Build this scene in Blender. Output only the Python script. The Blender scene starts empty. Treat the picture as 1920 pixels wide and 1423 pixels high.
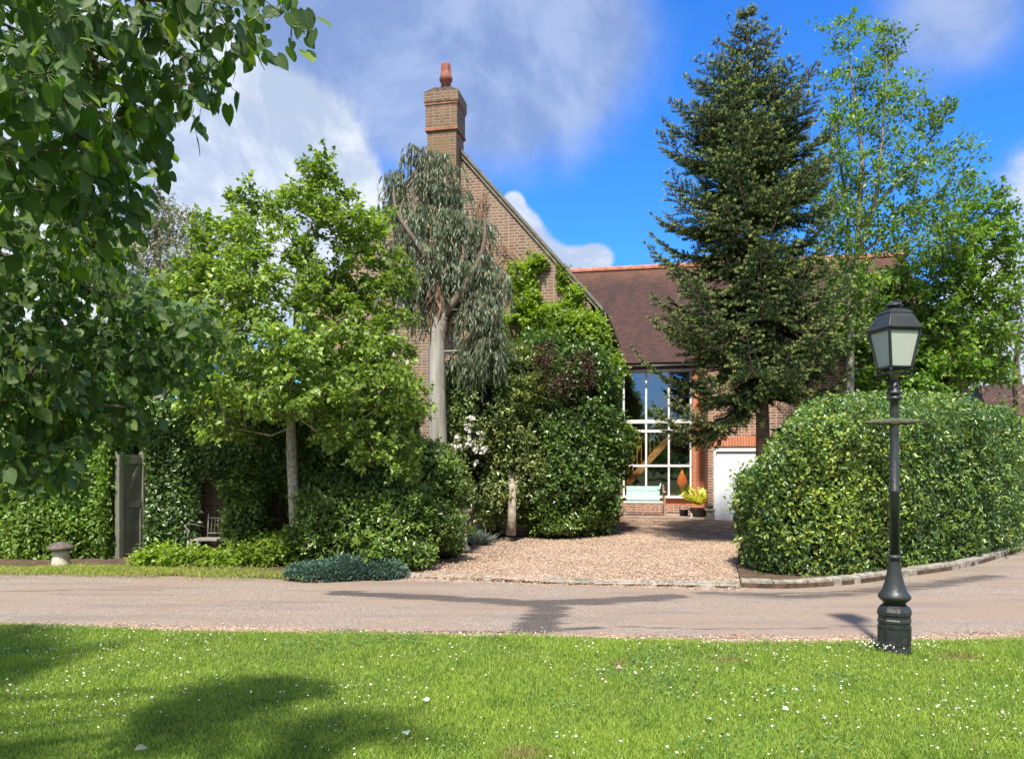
import bpy, math, random
import numpy as np
from mathutils import Vector, Matrix
R = math.radians
random.seed(7)
RNG = np.random.default_rng(11)

# ------------------------------------------------------------------ camera
SC = bpy.context.scene
COL = SC.collection
CAMZ, FPX, HZ = 1.6, 1440.0, 868.0            # eye height, focal length and horizon of the 1920 px photograph
cam = bpy.data.objects.new('camera', bpy.data.cameras.new('camera'))
COL.objects.link(cam); SC.camera = cam
cam.location = (0, 0, CAMZ); cam.rotation_euler = (R(90), 0, 0)
cam.data.sensor_width = 36; cam.data.lens = FPX / 1920 * 36
cam.data.shift_y = (HZ - 711.5) / 1920
cam.data.clip_start = 0.05; cam.data.clip_end = 3000

def P(px, py, D):                              # point seen at a pixel, D metres ahead
    return np.array([(px - 960) / FPX * D, D, CAMZ + (HZ - py) / FPX * D])
def G(px, py, z=0.0):                          # ground point under a pixel
    D = (CAMZ - z) * FPX / (py - HZ)
    return np.array([(px - 960) / FPX * D, D, z])

# ------------------------------------------------------------------ colour management, sun
SC.view_settings.view_transform = 'Standard'; SC.view_settings.look = 'None'
SC.view_settings.exposure = 0.85; SC.view_settings.gamma = 1.0
SC.render.engine = 'CYCLES'
SC.cycles.max_bounces = 8; SC.cycles.transparent_max_bounces = 10
SC.cycles.diffuse_bounces = 3; SC.cycles.glossy_bounces = 3
SUN_EL = R(59)
SHADOW = Vector((math.sin(R(11)), math.cos(R(11)), 0))      # way the shadows fall
sun_from = Vector((-SHADOW.x * math.cos(SUN_EL), -SHADOW.y * math.cos(SUN_EL), math.sin(SUN_EL)))
sl = bpy.data.lights.new('sun', 'SUN'); sl.energy = 4.4; sl.angle = R(3.0); sl.color = (1.0, 0.93, 0.82)
so = bpy.data.objects.new('sun', sl); COL.objects.link(so)
so.rotation_euler = sun_from.to_track_quat('Z', 'Y').to_euler()

# ------------------------------------------------------------------ node helpers
class NT:
    def __init__(s, tree): s.t = tree; s.n = tree.nodes; s.l = tree.links
    def node(s, typ, props=None, **inp):
        n = s.n.new(typ)
        for k, v in (props or {}).items(): setattr(n, k, v)
        for k, v in inp.items():
            key = int(k[1:]) if k[0] == 'i' and k[1:].isdigit() else k.replace('_', ' ')
            s.set(n.inputs[key], v)
        return n
    def set(s, sock, v):
        if isinstance(v, bpy.types.NodeSocket): s.l.new(v, sock)
        elif v is not None:
            if sock.type == 'RGBA' and len(v) == 3: v = (*v, 1)
            sock.default_value = v
    def math(s, op, a, b=None, c=None, clamp=False):
        n = s.n.new('ShaderNodeMath'); n.operation = op; n.use_clamp = clamp
        for i, v in enumerate((a, b, c)):
            if v is not None: s.set(n.inputs[i], v)
        return n.outputs[0]
    def vmath(s, op, a, b=None, out=0):
        n = s.n.new('ShaderNodeVectorMath'); n.operation = op
        s.set(n.inputs[0], a)
        if b is not None: s.set(n.inputs[1], b)
        return n.outputs[out]
    def mix(s, f, a, b, blend='MIX'):
        n = s.n.new('ShaderNodeMix'); n.data_type = 'RGBA'; n.blend_type = blend
        s.set(n.inputs[0], f); s.set(n.inputs[6], a); s.set(n.inputs[7], b)
        return n.outputs[2]
    def ramp(s, v, lo, hi, a=0.0, b=1.0, smooth=True):
        n = s.n.new('ShaderNodeMapRange'); n.interpolation_type = 'SMOOTHSTEP' if smooth else 'LINEAR'
        s.set(n.inputs[0], v)
        for i, x in enumerate((lo, hi, a, b)): n.inputs[i + 1].default_value = x
        return n.outputs[0]
    def noise(s, vec, scale, detail=3, rough=0.55, dist=0.0, col=False):
        n = s.n.new('ShaderNodeTexNoise')
        s.set(n.inputs['Vector'], vec); n.inputs['Scale'].default_value = scale
        n.inputs['Detail'].default_value = detail; n.inputs['Roughness'].default_value = rough
        n.inputs['Distortion'].default_value = dist
        return n.outputs[1 if col else 0]
    def attr(s, name):
        n = s.n.new('ShaderNodeAttribute'); n.attribute_name = name; return n.outputs['Fac']
    def bump(s, h, strength=0.5, dist=0.01):
        return s.node('ShaderNodeBump', Height=h, Strength=strength, Distance=dist).outputs[0]

def newmat(name):
    m = bpy.data.materials.new(name); m.use_nodes = True
    m.node_tree.nodes.clear(); t = NT(m.node_tree)
    out = t.n.new('ShaderNodeOutputMaterial')
    return m, t, out
def finish(t, out, sh): t.l.new(sh, out.inputs['Surface'])

# ------------------------------------------------------------------ sky: Nishita with clouds
W = bpy.data.worlds.new('World'); SC.world = W; W.use_nodes = True
t = NT(W.node_tree); t.n.clear()
wo = t.n.new('ShaderNodeOutputWorld')
sky = t.n.new('ShaderNodeTexSky'); sky.sky_type = 'NISHITA'; sky.sun_disc = False
sky.sun_elevation = SUN_EL; sky.sun_rotation = math.atan2(sun_from.x, sun_from.y)
sky.air_density = 1.0; sky.dust_density = 0.3; sky.ozone_density = 2.5
tc = t.n.new('ShaderNodeTexCoord').outputs['Generated']
vec = t.vmath('NORMALIZE', tc)
SKYK = 0.145
skyc = t.mix(1.0, sky.outputs[0], (0.19, 0.58, 1.12), 'MULTIPLY')
n1 = t.noise(vec, 3.2, 7, 0.56, 0.25); n2 = t.noise(vec, 11.0, 8, 0.62, 0.3)
nz = t.math('ADD', t.math('MULTIPLY', t.math('SUBTRACT', n1, 0.5), 1.5), t.math('MULTIPLY', t.math('SUBTRACT', n2, 0.5), 0.7))
def blobs(lst):
    tot = None
    for px, py, r, amp in lst:
        d = Vector(((px - 960) / FPX, 1, (HZ - py) / FPX)).normalized()
        dot = t.vmath('DOT_PRODUCT', vec, tuple(d), out=1)
        e = t.math('MULTIPLY', t.math('SUBTRACT', dot, 1.0), 2.0 / (r / FPX) ** 2)
        g = t.math('MULTIPLY', t.math('EXPONENT', e), amp)
        tot = g if tot is None else t.math('ADD', tot, g)
    return tot
grey = blobs([(640, 40, 190, .75), (860, 30, 220, .95), (1080, 60, 170, .75), (760, 170, 110, .35), (1800, 40, 105, .62), (1760, -60, 150, .5),
              (1915, 320, 60, .6), (480, 140, 150, .6), (950, 190, 90, .25), (640, 330, 60, .25)])
white = blobs([(330, 320, 150, 1.0), (520, 300, 140, .95), (180, 250, 200, .9), (620, 380, 95, .75), (0, 500, 400, .6), (500, 450, 150, .6),
               (1095, 500, 42, .9), (1125, 482, 30, .5), (1020, 465, 34, .7), (990, 420, 28, .75), (962, 380, 22, .85), (1050, 500, 40, .5), (1905, 640, 120, .8), (1960, 480, 150, .5), (1960, 300, 80, .5)])
gm = t.ramp(t.math('ADD', grey, t.math('MULTIPLY', nz, 0.65)), 0.22, 0.95)
wm = t.ramp(t.math('ADD', white, t.math('MULTIPLY', nz, 0.85)), 0.40, 0.68)
shade = t.ramp(t.noise(vec, 5.5, 9, 0.62, 0.4), 0.40, 0.60)
gcol = t.mix(shade, (0.165 / SKYK, 0.225 / SKYK, 0.37 / SKYK), (0.28 / SKYK, 0.335 / SKYK, 0.47 / SKYK))
wcol = t.mix(shade, (0.30 / SKYK, 0.36 / SKYK, 0.47 / SKYK), (0.55 / SKYK, 0.58 / SKYK, 0.62 / SKYK))
# unseen neutral clouds added behind and above the camera to whiten the ambient light
sy = t.n.new('ShaderNodeSeparateXYZ'); t.l.new(vec, sy.inputs[0])
back = t.ramp(sy.outputs[1], 0.25, -0.15)
bm_ = t.math('MULTIPLY', t.ramp(t.noise(vec, 2.6, 7, 0.6), 0.38, 0.52), back)
neut = t.mix(shade, (0.42 / SKYK, 0.43 / SKYK, 0.44 / SKYK), (0.62 / SKYK, 0.62 / SKYK, 0.62 / SKYK))
c1 = t.mix(t.math('MULTIPLY', gm, 0.82), skyc, gcol)
c2 = t.mix(t.math('MULTIPLY', wm, 0.95), c1, wcol)
c3 = t.mix(bm_, c2, neut)
c3 = t.mix(t.ramp(sy.outputs[2], .14, .0, 0, .8), c3, (0.42 / SKYK, 0.48 / SKYK, 0.58 / SKYK))
bg = t.node('ShaderNodeBackground', Color=c3, Strength=SKYK)
t.l.new(bg.outputs[0], wo.inputs[0])

# ------------------------------------------------------------------ object helpers
def tag(o, label=None, cat=None, group=None, kind=None):
    if label: o['label'] = label
    if cat: o['category'] = cat
    if group: o['group'] = group
    if kind: o['kind'] = kind
    return o
def empty(name, loc=(0, 0, 0), rz=0.0):
    o = bpy.data.objects.new(name, None); COL.objects.link(o)
    o.location = tuple(loc); o.rotation_euler = (0, 0, rz); o.empty_display_size = 0.2
    return o
def link(name, me, parent=None):
    o = bpy.data.objects.new(name, me); COL.objects.link(o)
    if parent: o.parent = parent
    return o
def np_mesh(name, V, Fs, mat, parent=None, attrs=None, smooth=False):
    """V (n,3); Fs = list of (m,k) index arrays"""
    me = bpy.data.meshes.new(name)
    V = np.ascontiguousarray(V, dtype=np.float32)
    if parent is not None:                     # verts are given in world space
        mw = parent_matrix(parent); inv = np.array(mw.inverted())
        V = (V @ inv[:3, :3].T + inv[:3, 3]).astype(np.float32)
    me.vertices.add(len(V)); me.vertices.foreach_set('co', V.ravel())
    loops = np.concatenate([f.ravel() for f in Fs]).astype(np.int32)
    sizes = np.concatenate([np.full(len(f), f.shape[1], np.int32) for f in Fs])
    starts = np.concatenate([[0], np.cumsum(sizes)[:-1]]).astype(np.int32)
    me.loops.add(len(loops)); me.loops.foreach_set('vertex_index', loops)
    me.polygons.add(len(sizes)); me.polygons.foreach_set('loop_start', starts)
    try: me.polygons.foreach_set('loop_total', sizes)
    except Exception: pass
    if smooth: me.polygons.foreach_set('use_smooth', np.ones(len(sizes), bool))
    for k, a in (attrs or {}).items():
        at = me.attributes.new(k, 'FLOAT', 'POINT'); at.data.foreach_set('value', np.asarray(a, np.float32))
    me.update(calc_edges=True)
    me.materials.append(mat)
    return link(name, me, parent)
def parent_matrix(p):
    m = Matrix.Translation(p.location) @ p.rotation_euler.to_matrix().to_4x4()
    return (parent_matrix(p.parent) @ m) if p.parent else m

class MB:
    """collects simple solids, in the parent's own coordinates"""
    def __init__(s): s.v = []; s.f = []; s.sm = []
    def add(s, vs, fs, smooth=False):
        b = len(s.v); s.v += [tuple(map(float, v)) for v in vs]
        for f in fs: s.f.append(tuple(b + i for i in f)); s.sm.append(smooth)
        return s
    def box(s, x0, x1, y0, y1, z0, z1):
        v = [(x, y, z) for z in (z0, z1) for y in (y0, y1) for x in (x0, x1)]
        return s.add(v, [(0, 2, 3, 1), (4, 5, 7, 6), (0, 1, 5, 4), (2, 6, 7, 3), (0, 4, 6, 2), (1, 3, 7, 5)])
    def prism(s, prof, a, b, axis='y'):
        """prof: list of 2-D points, extruded from a to b along axis"""
        n = len(prof)
        def mk(p, q):
            if axis == 'y': return (p[0], q, p[1])
            if axis == 'x': return (q, p[0], p[1])
            return (p[0], p[1], q)
        v = [mk(p, a) for p in prof] + [mk(p, b) for p in prof]
        f = [tuple(range(n)), tuple(range(2 * n - 1, n - 1, -1))]
        f += [(i, n + i, n + (i + 1) % n, (i + 1) % n) for i in range(n)]
        return s.add(v, f)
    def tube(s, pts, rad, n=8, caps=True, smooth=True):
        pts = [Vector(p) for p in pts]
        if not hasattr(rad, '__len__'): rad = [rad] * len(pts)
        vs, fs = [], []
        up = Vector((0.31, 0.17, 0.93)).normalized()
        for i, p in enumerate(pts):
            d = (pts[min(i + 1, len(pts) - 1)] - pts[max(i - 1, 0)]).normalized()
            if abs(d.dot(up)) > 0.95: a = Vector((1, 0, 0)) - d * d.x
            else: a = up - d * up.dot(d)
            a.normalize(); b = d.cross(a)
            for k in range(n):
                an = 2 * math.pi * k / n
                vs.append(p + (a * math.cos(an) + b * math.sin(an)) * rad[i])
        for i in range(len(pts) - 1):
            for k in range(n):
                k2 = (k + 1) % n
                fs.append((i * n + k, i * n + k2, (i + 1) * n + k2, (i + 1) * n + k))
        if caps:
            fs.append(tuple(range(n - 1, -1, -1))); fs.append(tuple((len(pts) - 1) * n + k for k in range(n)))
        return s.add(vs, fs, smooth)
    def lathe(s, prof, c=(0, 0, 0), n=24, smooth=True, sx=1, sy=1, ph=0.0):
        vs, fs = [], []
        for r, z in prof:
            for k in range(n):
                a = 2 * math.pi * k / n + ph
                vs.append((c[0] + r * math.cos(a) * sx, c[1] + r * math.sin(a) * sy, c[2] + z))
        for i in range(len(prof) - 1):
            for k in range(n):
                k2 = (k + 1) % n
                fs.append((i * n + k, i * n + k2, (i + 1) * n + k2, (i + 1) * n + k))
        fs.append(tuple(range(n - 1, -1, -1))); fs.append(tuple((len(prof) - 1) * n + k for k in range(n)))
        return s.add(vs, fs, smooth)
    def build(s, name, mat, parent=None, bevel=0):
        me = bpy.data.meshes.new(name); me.from_pydata(s.v, [], s.f)
        for p, q in zip(me.polygons, s.sm): p.use_smooth = q
        me.materials.append(mat); me.update()
        o = link(name, me, parent)
        if bevel:
            md = o.modifiers.new('bevel', 'BEVEL'); md.width = bevel; md.segments = 2; md.limit_method = 'ANGLE'; md.angle_limit = R(40)
        return o

# ------------------------------------------------------------------ simple numpy noise
_K = RNG.normal(size=(24, 3)); _PH = RNG.uniform(0, 6.28, 24)
def nse(p, freq=1.0, seed=0):
    p = np.atleast_2d(p)
    k = np.roll(_K, seed, axis=0) * freq
    return np.sin(p @ k[:12].T + _PH[:12] + 1.3 * np.sin(p @ k[12:].T + _PH[12:])).mean(axis=1) * 2.2
def unit(v): return v / np.maximum(np.linalg.norm(v, axis=-1, keepdims=True), 1e-9)
def rdir(n, rng): return unit(rng.normal(size=(n, 3)))

# ------------------------------------------------------------------ leaves
TPL = {
 'dia': (np.array([(0, 0, 0), (.42, -.30, .07), (1, 0, -.06), (.42, .30, .07)]), [np.array([(0, 1, 2), (0, 2, 3)])]),
 'oval': (np.array([(0, 0, 0), (.28, -.23, .06), (.7, -.2, .03), (1, 0, -.1), (.7, .2, .03), (.28, .23, .06)]),
          [np.array([(0, 1, 2, 3), (0, 3, 4, 5)])]),
 'lance': (np.array([(0, 0, 0), (.4, -.075, .02), (1, 0, 0), (.4, .075, .02)]), [np.array([(0, 1, 2), (0, 2, 3)])]),
 'lobed': (np.array([(0, 0, 0), (.2, -.42, .05), (.55, -.2, .05), (1, 0, -.1), (.55, .2, .05), (.2, .42, .05)]),
          [np.array([(0, 1, 2, 3), (0, 3, 4, 5)])]),
 'heart_low': (np.array([(0, 0, 0), (.33, 0, -.03), (.66, 0, -.05), (1.06, 0, -.16),
                     (-.1, .2, .02), (.1, .42, .05), (.42, .45, .05), (.76, .23, -.03),
                     (-.1, -.2, .02), (.1, -.42, .05), (.42, -.45, .05), (.76, -.23, -.03)]),
           [np.array([(0, 1, 5, 4), (1, 2, 6, 5), (2, 3, 7, 6), (0, 8, 9, 1), (1, 9, 10, 2), (2, 10, 11, 3)])]),
}
def _leaf_grid():
    tt = np.array([0, .12, .3, .52, .76, 1.0]); ss = np.array([-1, -.5, 0, .5, 1.0]); V = []
    for t_ in tt:
        w = .45 * math.sin(math.pi * (.13 + .87 * t_ ** .74)) ** .9 if t_ < 1 else .0
        for s_ in ss:
            V.append((t_ * 1.06 - .13 * abs(s_) * (1 - t_) ** 3, s_ * w, .09 * abs(s_) ** 1.4 * (1 - t_ * .6) - .17 * t_ ** 2 - .03))
    F = [(i * 5 + j, i * 5 + j + 1, i * 5 + j + 6, i * 5 + j + 5) for i in range(5) for j in range(4)]
    return np.array(V), [np.array(F)]
TPL['heart'] = _leaf_grid()
def leaf_arrays(pos, d, nrm, size, tpl, wid=None):
    T, F = TPL[tpl]
    a = unit(d); n = nrm - (nrm * a).sum(1, keepdims=True) * a; n = unit(n); s = np.cross(n, a)
    size = np.asarray(size).reshape(-1, 1, 1)
    w = 1.0 if wid is None else np.asarray(wid).reshape(-1, 1, 1)
    V = pos[:, None, :] + size * (T[None, :, 0:1] * a[:, None, :] + w * T[None, :, 1:2] * s[:, None, :] + T[None, :, 2:3] * n[:, None, :])
    k = len(T); off = (np.arange(len(pos)) * k)[:, None, None]
    Fs = [(f[None] + off).reshape(-1, f.shape[1]) for f in F]
    return V.reshape(-1, 3), Fs, k
class Leaves:
    def __init__(s): s.V = []; s.F = []; s.t = []; s.uv = []; s.n = 0
    def add(s, pos, d, nrm, size, tpl, tint=None, wid=None):
        if len(pos) == 0: return
        V, Fs, k = leaf_arrays(pos, d, nrm, size, tpl, wid)
        s.V.append(V); s.F += [f + s.n for f in Fs]; s.n += len(V)
        tt = np.zeros(len(pos)) if tint is None else np.broadcast_to(np.asarray(tint, float), (len(pos),))
        s.t.append(np.repeat(tt, k)); s.uv.append(np.tile(TPL[tpl][0][:, :2], (len(pos), 1)))
    def build(s, name, mat, parent=None, smooth=False):
        at = {'tint': np.concatenate(s.t)}
        if smooth: uv = np.concatenate(s.uv); at['along'] = uv[:, 0]; at['side'] = np.abs(uv[:, 1])
        return np_mesh(name, np.concatenate(s.V), s.F, mat, parent, at, smooth)

def leaf_mat(name, dark, light, tint=(0.2, 0.28, 0.03), rough=0.45, trans=0.3, tcol=None, spec=0.5, clump=0.7, freq=1.2, veins=False):
    m, t, out = newmat(name)
    geo = t.n.new('ShaderNodeNewGeometry')
    rnd = geo.outputs['Random Per Island']
    pos = geo.outputs['Position']
    c = t.mix(rnd, dark, light)
    cl = t.ramp(t.noise(pos, freq, 3), 0.3, 0.7, 1 - clump * .45, 1 + clump * .35)
    c = t.mix(t.attr('tint'), c, tint)
    c = t.mix(1.0, c, t.node('ShaderNodeCombineColor', Red=cl, Green=cl, Blue=cl).outputs[0], 'MULTIPLY')
    if veins:
        al, sd_ = t.attr('along'), t.attr('side')
        mid = t.ramp(sd_, 0.0, 0.035, 1, 0)
        w_ = t.math('SINE', t.math('MULTIPLY', t.math('SUBTRACT', al, t.math('MULTIPLY', sd_, 0.85)), 42.0))
        sv = t.math('MAXIMUM', t.ramp(w_, .80, 1.0), mid)
        c = t.mix(t.math('MULTIPLY', sv, 0.35), c, (0.22, 0.34, 0.10))
    und = t.mix(0.35, c, (0.16, 0.20, 0.12))
    cc = t.mix(geo.outputs['Backfacing'], c, und)
    pb = t.node('ShaderNodeBsdfPrincipled', Base_Color=cc, Roughness=rough, Specular_IOR_Level=spec)
    tr = t.node('ShaderNodeBsdfTranslucent', Color=t.mix(1.0, c, tcol or (1.9, 1.9, 0.55), 'MULTIPLY'))
    mx = t.node('ShaderNodeMixShader', i0=trans, i1=pb.outputs[0], i2=tr.outputs[0])
    finish(t, out, mx.outputs[0])
    return m

def plain(name, col, rough=0.6, metal=0.0, var=0.15, vs=8.0, bump=0.0, bs=60.0, spec=0.5, col2=None, stretch=1.0):
    m, t, out = newmat(name)
    tcn = t.n.new('ShaderNodeTexCoord').outputs['Object']
    if stretch != 1.0:
        mp = t.node('ShaderNodeMapping', Vector=tcn); mp.inputs['Scale'].default_value = (1.6, 1.6, stretch); tcn = mp.outputs[0]
    f = t.noise(tcn, vs, 5, 0.6)
    c2 = col2 or tuple(x * (1 - var) for x in col)
    c1 = tuple(min(1, x * (1 + var)) for x in col) if col2 is None else col
    c = t.mix(t.ramp(f, 0.3, 0.7), c2, c1)
    pb = t.node('ShaderNodeBsdfPrincipled', Base_Color=c, Roughness=rough, Metallic=metal, Specular_IOR_Level=spec)
    if bump: t.l.new(t.bump(t.noise(tcn, bs, 4), bump, 0.01), pb.inputs['Normal'])
    finish(t, out, pb.outputs[0]); return m

def brick_mat(name, c1, c2, mortar, stain=(0.2, 0.17, 0.12), stainf=0.3, bw=0.225, rh=0.075, head=True, mort=0.012):
    m, t, out = newmat(name)
    o = t.n.new('ShaderNodeTexCoord').outputs['Object']
    sp = t.n.new('ShaderNodeSeparateXYZ'); t.l.new(o, sp.inputs[0])
    u = t.math('ADD', sp.outputs[0], sp.outputs[1])
    v = t.node('ShaderNodeCombineXYZ', X=u, Y=sp.outputs[2]).outputs[0]
    b = t.n.new('ShaderNodeTexBrick'); t.l.new(v, b.inputs['Vector'])
    b.offset = 0.5; b.squash = 0.62 if head else 1.0; b.squash_frequency = 2
    for k, x in (('Scale', 1.0), ('Mortar Size', mort), ('Mortar Smooth', 0.15), ('Bias', 0.0), ('Brick Width', bw), ('Row Height', rh)):
        b.inputs[k].default_value = x
    b.inputs['Color1'].default_value = (*c1, 1); b.inputs['Color2'].default_value = (*c2, 1); b.inputs['Mortar'].default_value = (*mortar, 1)
    n = t.noise(o, 1.1, 5, 0.65); n2 = t.noise(o, 45, 4)
    c = t.mix(t.math('MULTIPLY', t.ramp(n, 0.42, 0.7), stainf), b.outputs[0], stain)
    k = t.ramp(n2, 0.2, 0.8, 0.75, 1.25)
    c = t.mix(1.0, c, t.node('ShaderNodeCombineColor', Red=k, Green=k, Blue=k).outputs[0], 'MULTIPLY')
    pb = t.node('ShaderNodeBsdfPrincipled', Base_Color=c, Roughness=0.85, Specular_IOR_Level=0.25)
    h = t.math('SUBTRACT', t.math('MULTIPLY', n2, 0.35), b.outputs[1])
    t.l.new(t.bump(h, 0.6, 0.012), pb.inputs['Normal'])
    finish(t, out, pb.outputs[0]); return m

M = {}
M['brick_gable'] = brick_mat('gable brick', (0.27, 0.15, 0.10), (0.15, 0.09, 0.07), (0.37, 0.31, 0.24), (0.33, 0.28, 0.20), 0.45)
M['brick_wing'] = brick_mat('wing brick', (0.42, 0.17, 0.10), (0.17, 0.09, 0.07), (0.50, 0.43, 0.36), stainf=0.1)
M['brick_red'] = brick_mat('red brick', (0.62, 0.19, 0.08), (0.50, 0.15, 0.07), (0.55, 0.33, 0.22), stainf=0.05, head=False)
M['brick_soldier'] = brick_mat('soldier brick', (0.66, 0.20, 0.08), (0.52, 0.15, 0.07), (0.55, 0.38, 0.28), stainf=0.05, bw=0.075, rh=0.6, head=False)
M['brick_garden'] = brick_mat('garden wall brick', (0.17, 0.095, 0.07), (0.09, 0.06, 0.05), (0.17, 0.14, 0.11), (0.07, 0.07, 0.05), 0.5)
M['brick_chimney'] = brick_mat('chimney brick', (0.25, 0.135, 0.085), (0.13, 0.085, 0.06), (0.27, 0.225, 0.17), (0.20, 0.15, 0.07), 0.65)
M['white'] = plain('white paint', (0.80, 0.80, 0.80), 0.45, var=0.04)
M['white_door'] = plain('white door paint', (0.80, 0.83, 0.90), 0.5, var=0.03)
M['black_iron'] = plain('black painted iron', (0.018, 0.022, 0.026), 0.42, vs=16, bump=0.25, bs=55, col2=(0.035, 0.040, 0.036))
M['mossy_iron'] = plain('mossy iron', (0.075, 0.08, 0.045), 0.8, var=0.3, vs=40, bump=0.3)
M['stone'] = plain('pale stone', (0.50, 0.45, 0.36), 0.9, var=0.3, vs=12, bump=0.5, bs=50)
M['dark_stone'] = plain('lichened stone', (0.11, 0.09, 0.075), 0.95, var=0.5, vs=14, bump=0.7, bs=40)
M['kerb'] = plain('kerb stone', (0.38, 0.35, 0.30), 0.9, col2=(0.15, 0.14, 0.11), vs=11, bump=0.7, bs=35)
M['edging'] = plain('edging rock', (0.30, 0.22, 0.17), 0.9, var=0.35, vs=9, bump=0.7, bs=30)
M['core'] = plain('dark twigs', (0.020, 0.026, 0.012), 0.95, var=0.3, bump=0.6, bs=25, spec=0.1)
M['bark'] = plain('brown bark', (0.13, 0.095, 0.07), 0.9, var=0.4, vs=10, bump=0.8, bs=30)
M['bark_fir'] = plain('fir bark', (0.20, 0.13, 0.10), 0.9, var=0.35, vs=8, bump=0.8, bs=28)
M['bark_euc'] = plain('grey gum bark', (0.44, 0.43, 0.39), 0.8, vs=3.5, bump=0.4, bs=16, col2=(0.19, 0.18, 0.15), stretch=.16)
M['bark_limb'] = plain('gum limb bark', (0.20, 0.16, 0.125), 0.85, vs=5, bump=0.5, bs=20, col2=(0.13, 0.10, 0.08))
M['bark_grey'] = plain('grey bark', (0.23, 0.215, 0.185), 0.9, var=0.35, vs=8, bump=0.6, bs=25)
M['bark_strip'] = plain('peeling bark', (0.30, 0.18, 0.11), 0.85, var=0.35)
M['bark_pale'] = plain('pale speckled bark', (0.58, 0.54, 0.46), 0.85, vs=22, bump=0.6, bs=40, col2=(0.20, 0.18, 0.15))
M['gate'] = plain('grey green gate paint', (0.17, 0.175, 0.135), 0.7, var=0.2, vs=5, bump=0.2, bs=40)
M['clay'] = plain('terracotta', (0.25, 0.085, 0.055), 0.75, var=0.25, vs=12, bump=0.3)
M['verge'] = plain('verge mortar', (0.36, 0.32, 0.24), 0.9, var=0.25, bump=0.3)
M['oak'] = plain('oak', (0.60, 0.27, 0.09), 0.5, var=0.25, vs=6)
M['teal'] = plain('turquoise paint', (0.50, 0.70, 0.65), 0.55, var=0.08)
M['teak'] = plain('weathered teak', (0.33, 0.22, 0.16), 0.8, var=0.25)
M['metal_seat'] = plain('white weathered iron', (0.27, 0.26, 0.23), 0.7, var=0.3)
M['pot_black'] = plain('black pot', (0.02, 0.022, 0.03), 0.4)
M['pot_dark'] = plain('dark glazed pot', (0.05, 0.055, 0.045), 0.5, bump=0.3)
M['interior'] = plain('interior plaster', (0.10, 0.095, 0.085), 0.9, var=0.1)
M['frosted'] = plain('frosted lantern panel', (0.44, 0.49, 0.43), 0.35, var=0.03, vs=3)
M['ornament'] = plain('orange glass', (0.85, 0.16, 0.02), 0.25, var=0.2)

# glass: a sheet that mirrors more at grazing angles
m, t, out = newmat('window glass')
fr = t.node('ShaderNodeLayerWeight', Blend=0.5)
gl = t.node('ShaderNodeBsdfGlossy', Color=(0.95, 0.97, 1, 1), Roughness=0.01)
tn = t.n.new('ShaderNodeTexCoord').outputs['Object']
t.l.new(t.bump(t.noise(tn, 1.6, 2), 0.06, 0.02), gl.inputs['Normal'])
tp = t.node('ShaderNodeBsdfTransparent', Color=(0.80, 0.86, 0.84, 1))
fac = t.math('MULTIPLY_ADD', t.math('POWER', fr.outputs['Facing'], 5.0), 0.80, 0.19, clamp=True)
finish(t, out, t.node('ShaderNodeMixShader', i0=fac, i1=tp.outputs[0], i2=gl.outputs[0]).outputs[0]); M['glass'] = m

# roof tiles
def tile_mat(name, a, b, stain, sf):
    m, t, out = newmat(name)
    o = t.n.new('ShaderNodeTexCoord').outputs['Object']
    sp = t.n.new('ShaderNodeSeparateXYZ'); t.l.new(o, sp.inputs[0])
    v = t.node('ShaderNodeCombineXYZ', X=sp.outputs[0], Y=sp.outputs[2]).outputs[0]
    bt = t.n.new('ShaderNodeTexBrick'); t.l.new(v, bt.inputs['Vector']); bt.offset = 0.5
    for k, x in (('Scale', 1.0), ('Mortar Size', 0.004), ('Mortar Smooth', 0.1), ('Bias', -0.2), ('Brick Width', 0.165), ('Row Height', 0.0745)):
        bt.inputs[k].default_value = x
    bt.inputs['Color1'].default_value = (*a, 1); bt.inputs['Color2'].default_value = (*b, 1); bt.inputs['Mortar'].default_value = (0.03, 0.02, 0.02, 1)
    st = t.node('ShaderNodeMapping', Vector=o); st.inputs['Scale'].default_value = (2.2, 0.5, 0.5)
    f = t.math('MULTIPLY', t.ramp(t.noise(st.outputs[0], 1.2, 5, 0.6), 0.45, 0.7), sf)
    c = t.mix(f, bt.outputs[0], stain)
    top = t.ramp(t.math('ADD', sp.outputs[2], t.math('MULTIPLY', t.noise(o, 3.0, 4), 1.4)), 8.2, 9.6)
    c = t.mix(t.math('MULTIPLY', top, 0.42), c, (0.24, 0.12, 0.065))
    pb = t.node('ShaderNodeBsdfPrincipled', Base_Color=c, Roughness=0.8, Specular_IOR_Level=0.25)
    t.l.new(t.bump(t.noise(o, 30, 4), 0.4, 0.01), pb.inputs['Normal'])
    finish(t, out, pb.outputs[0]); return m
M['tile'] = tile_mat('plain clay tiles', (0.085, 0.043, 0.037), (0.05, 0.029, 0.027), (0.035, 0.026, 0.024), 0.6)

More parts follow.
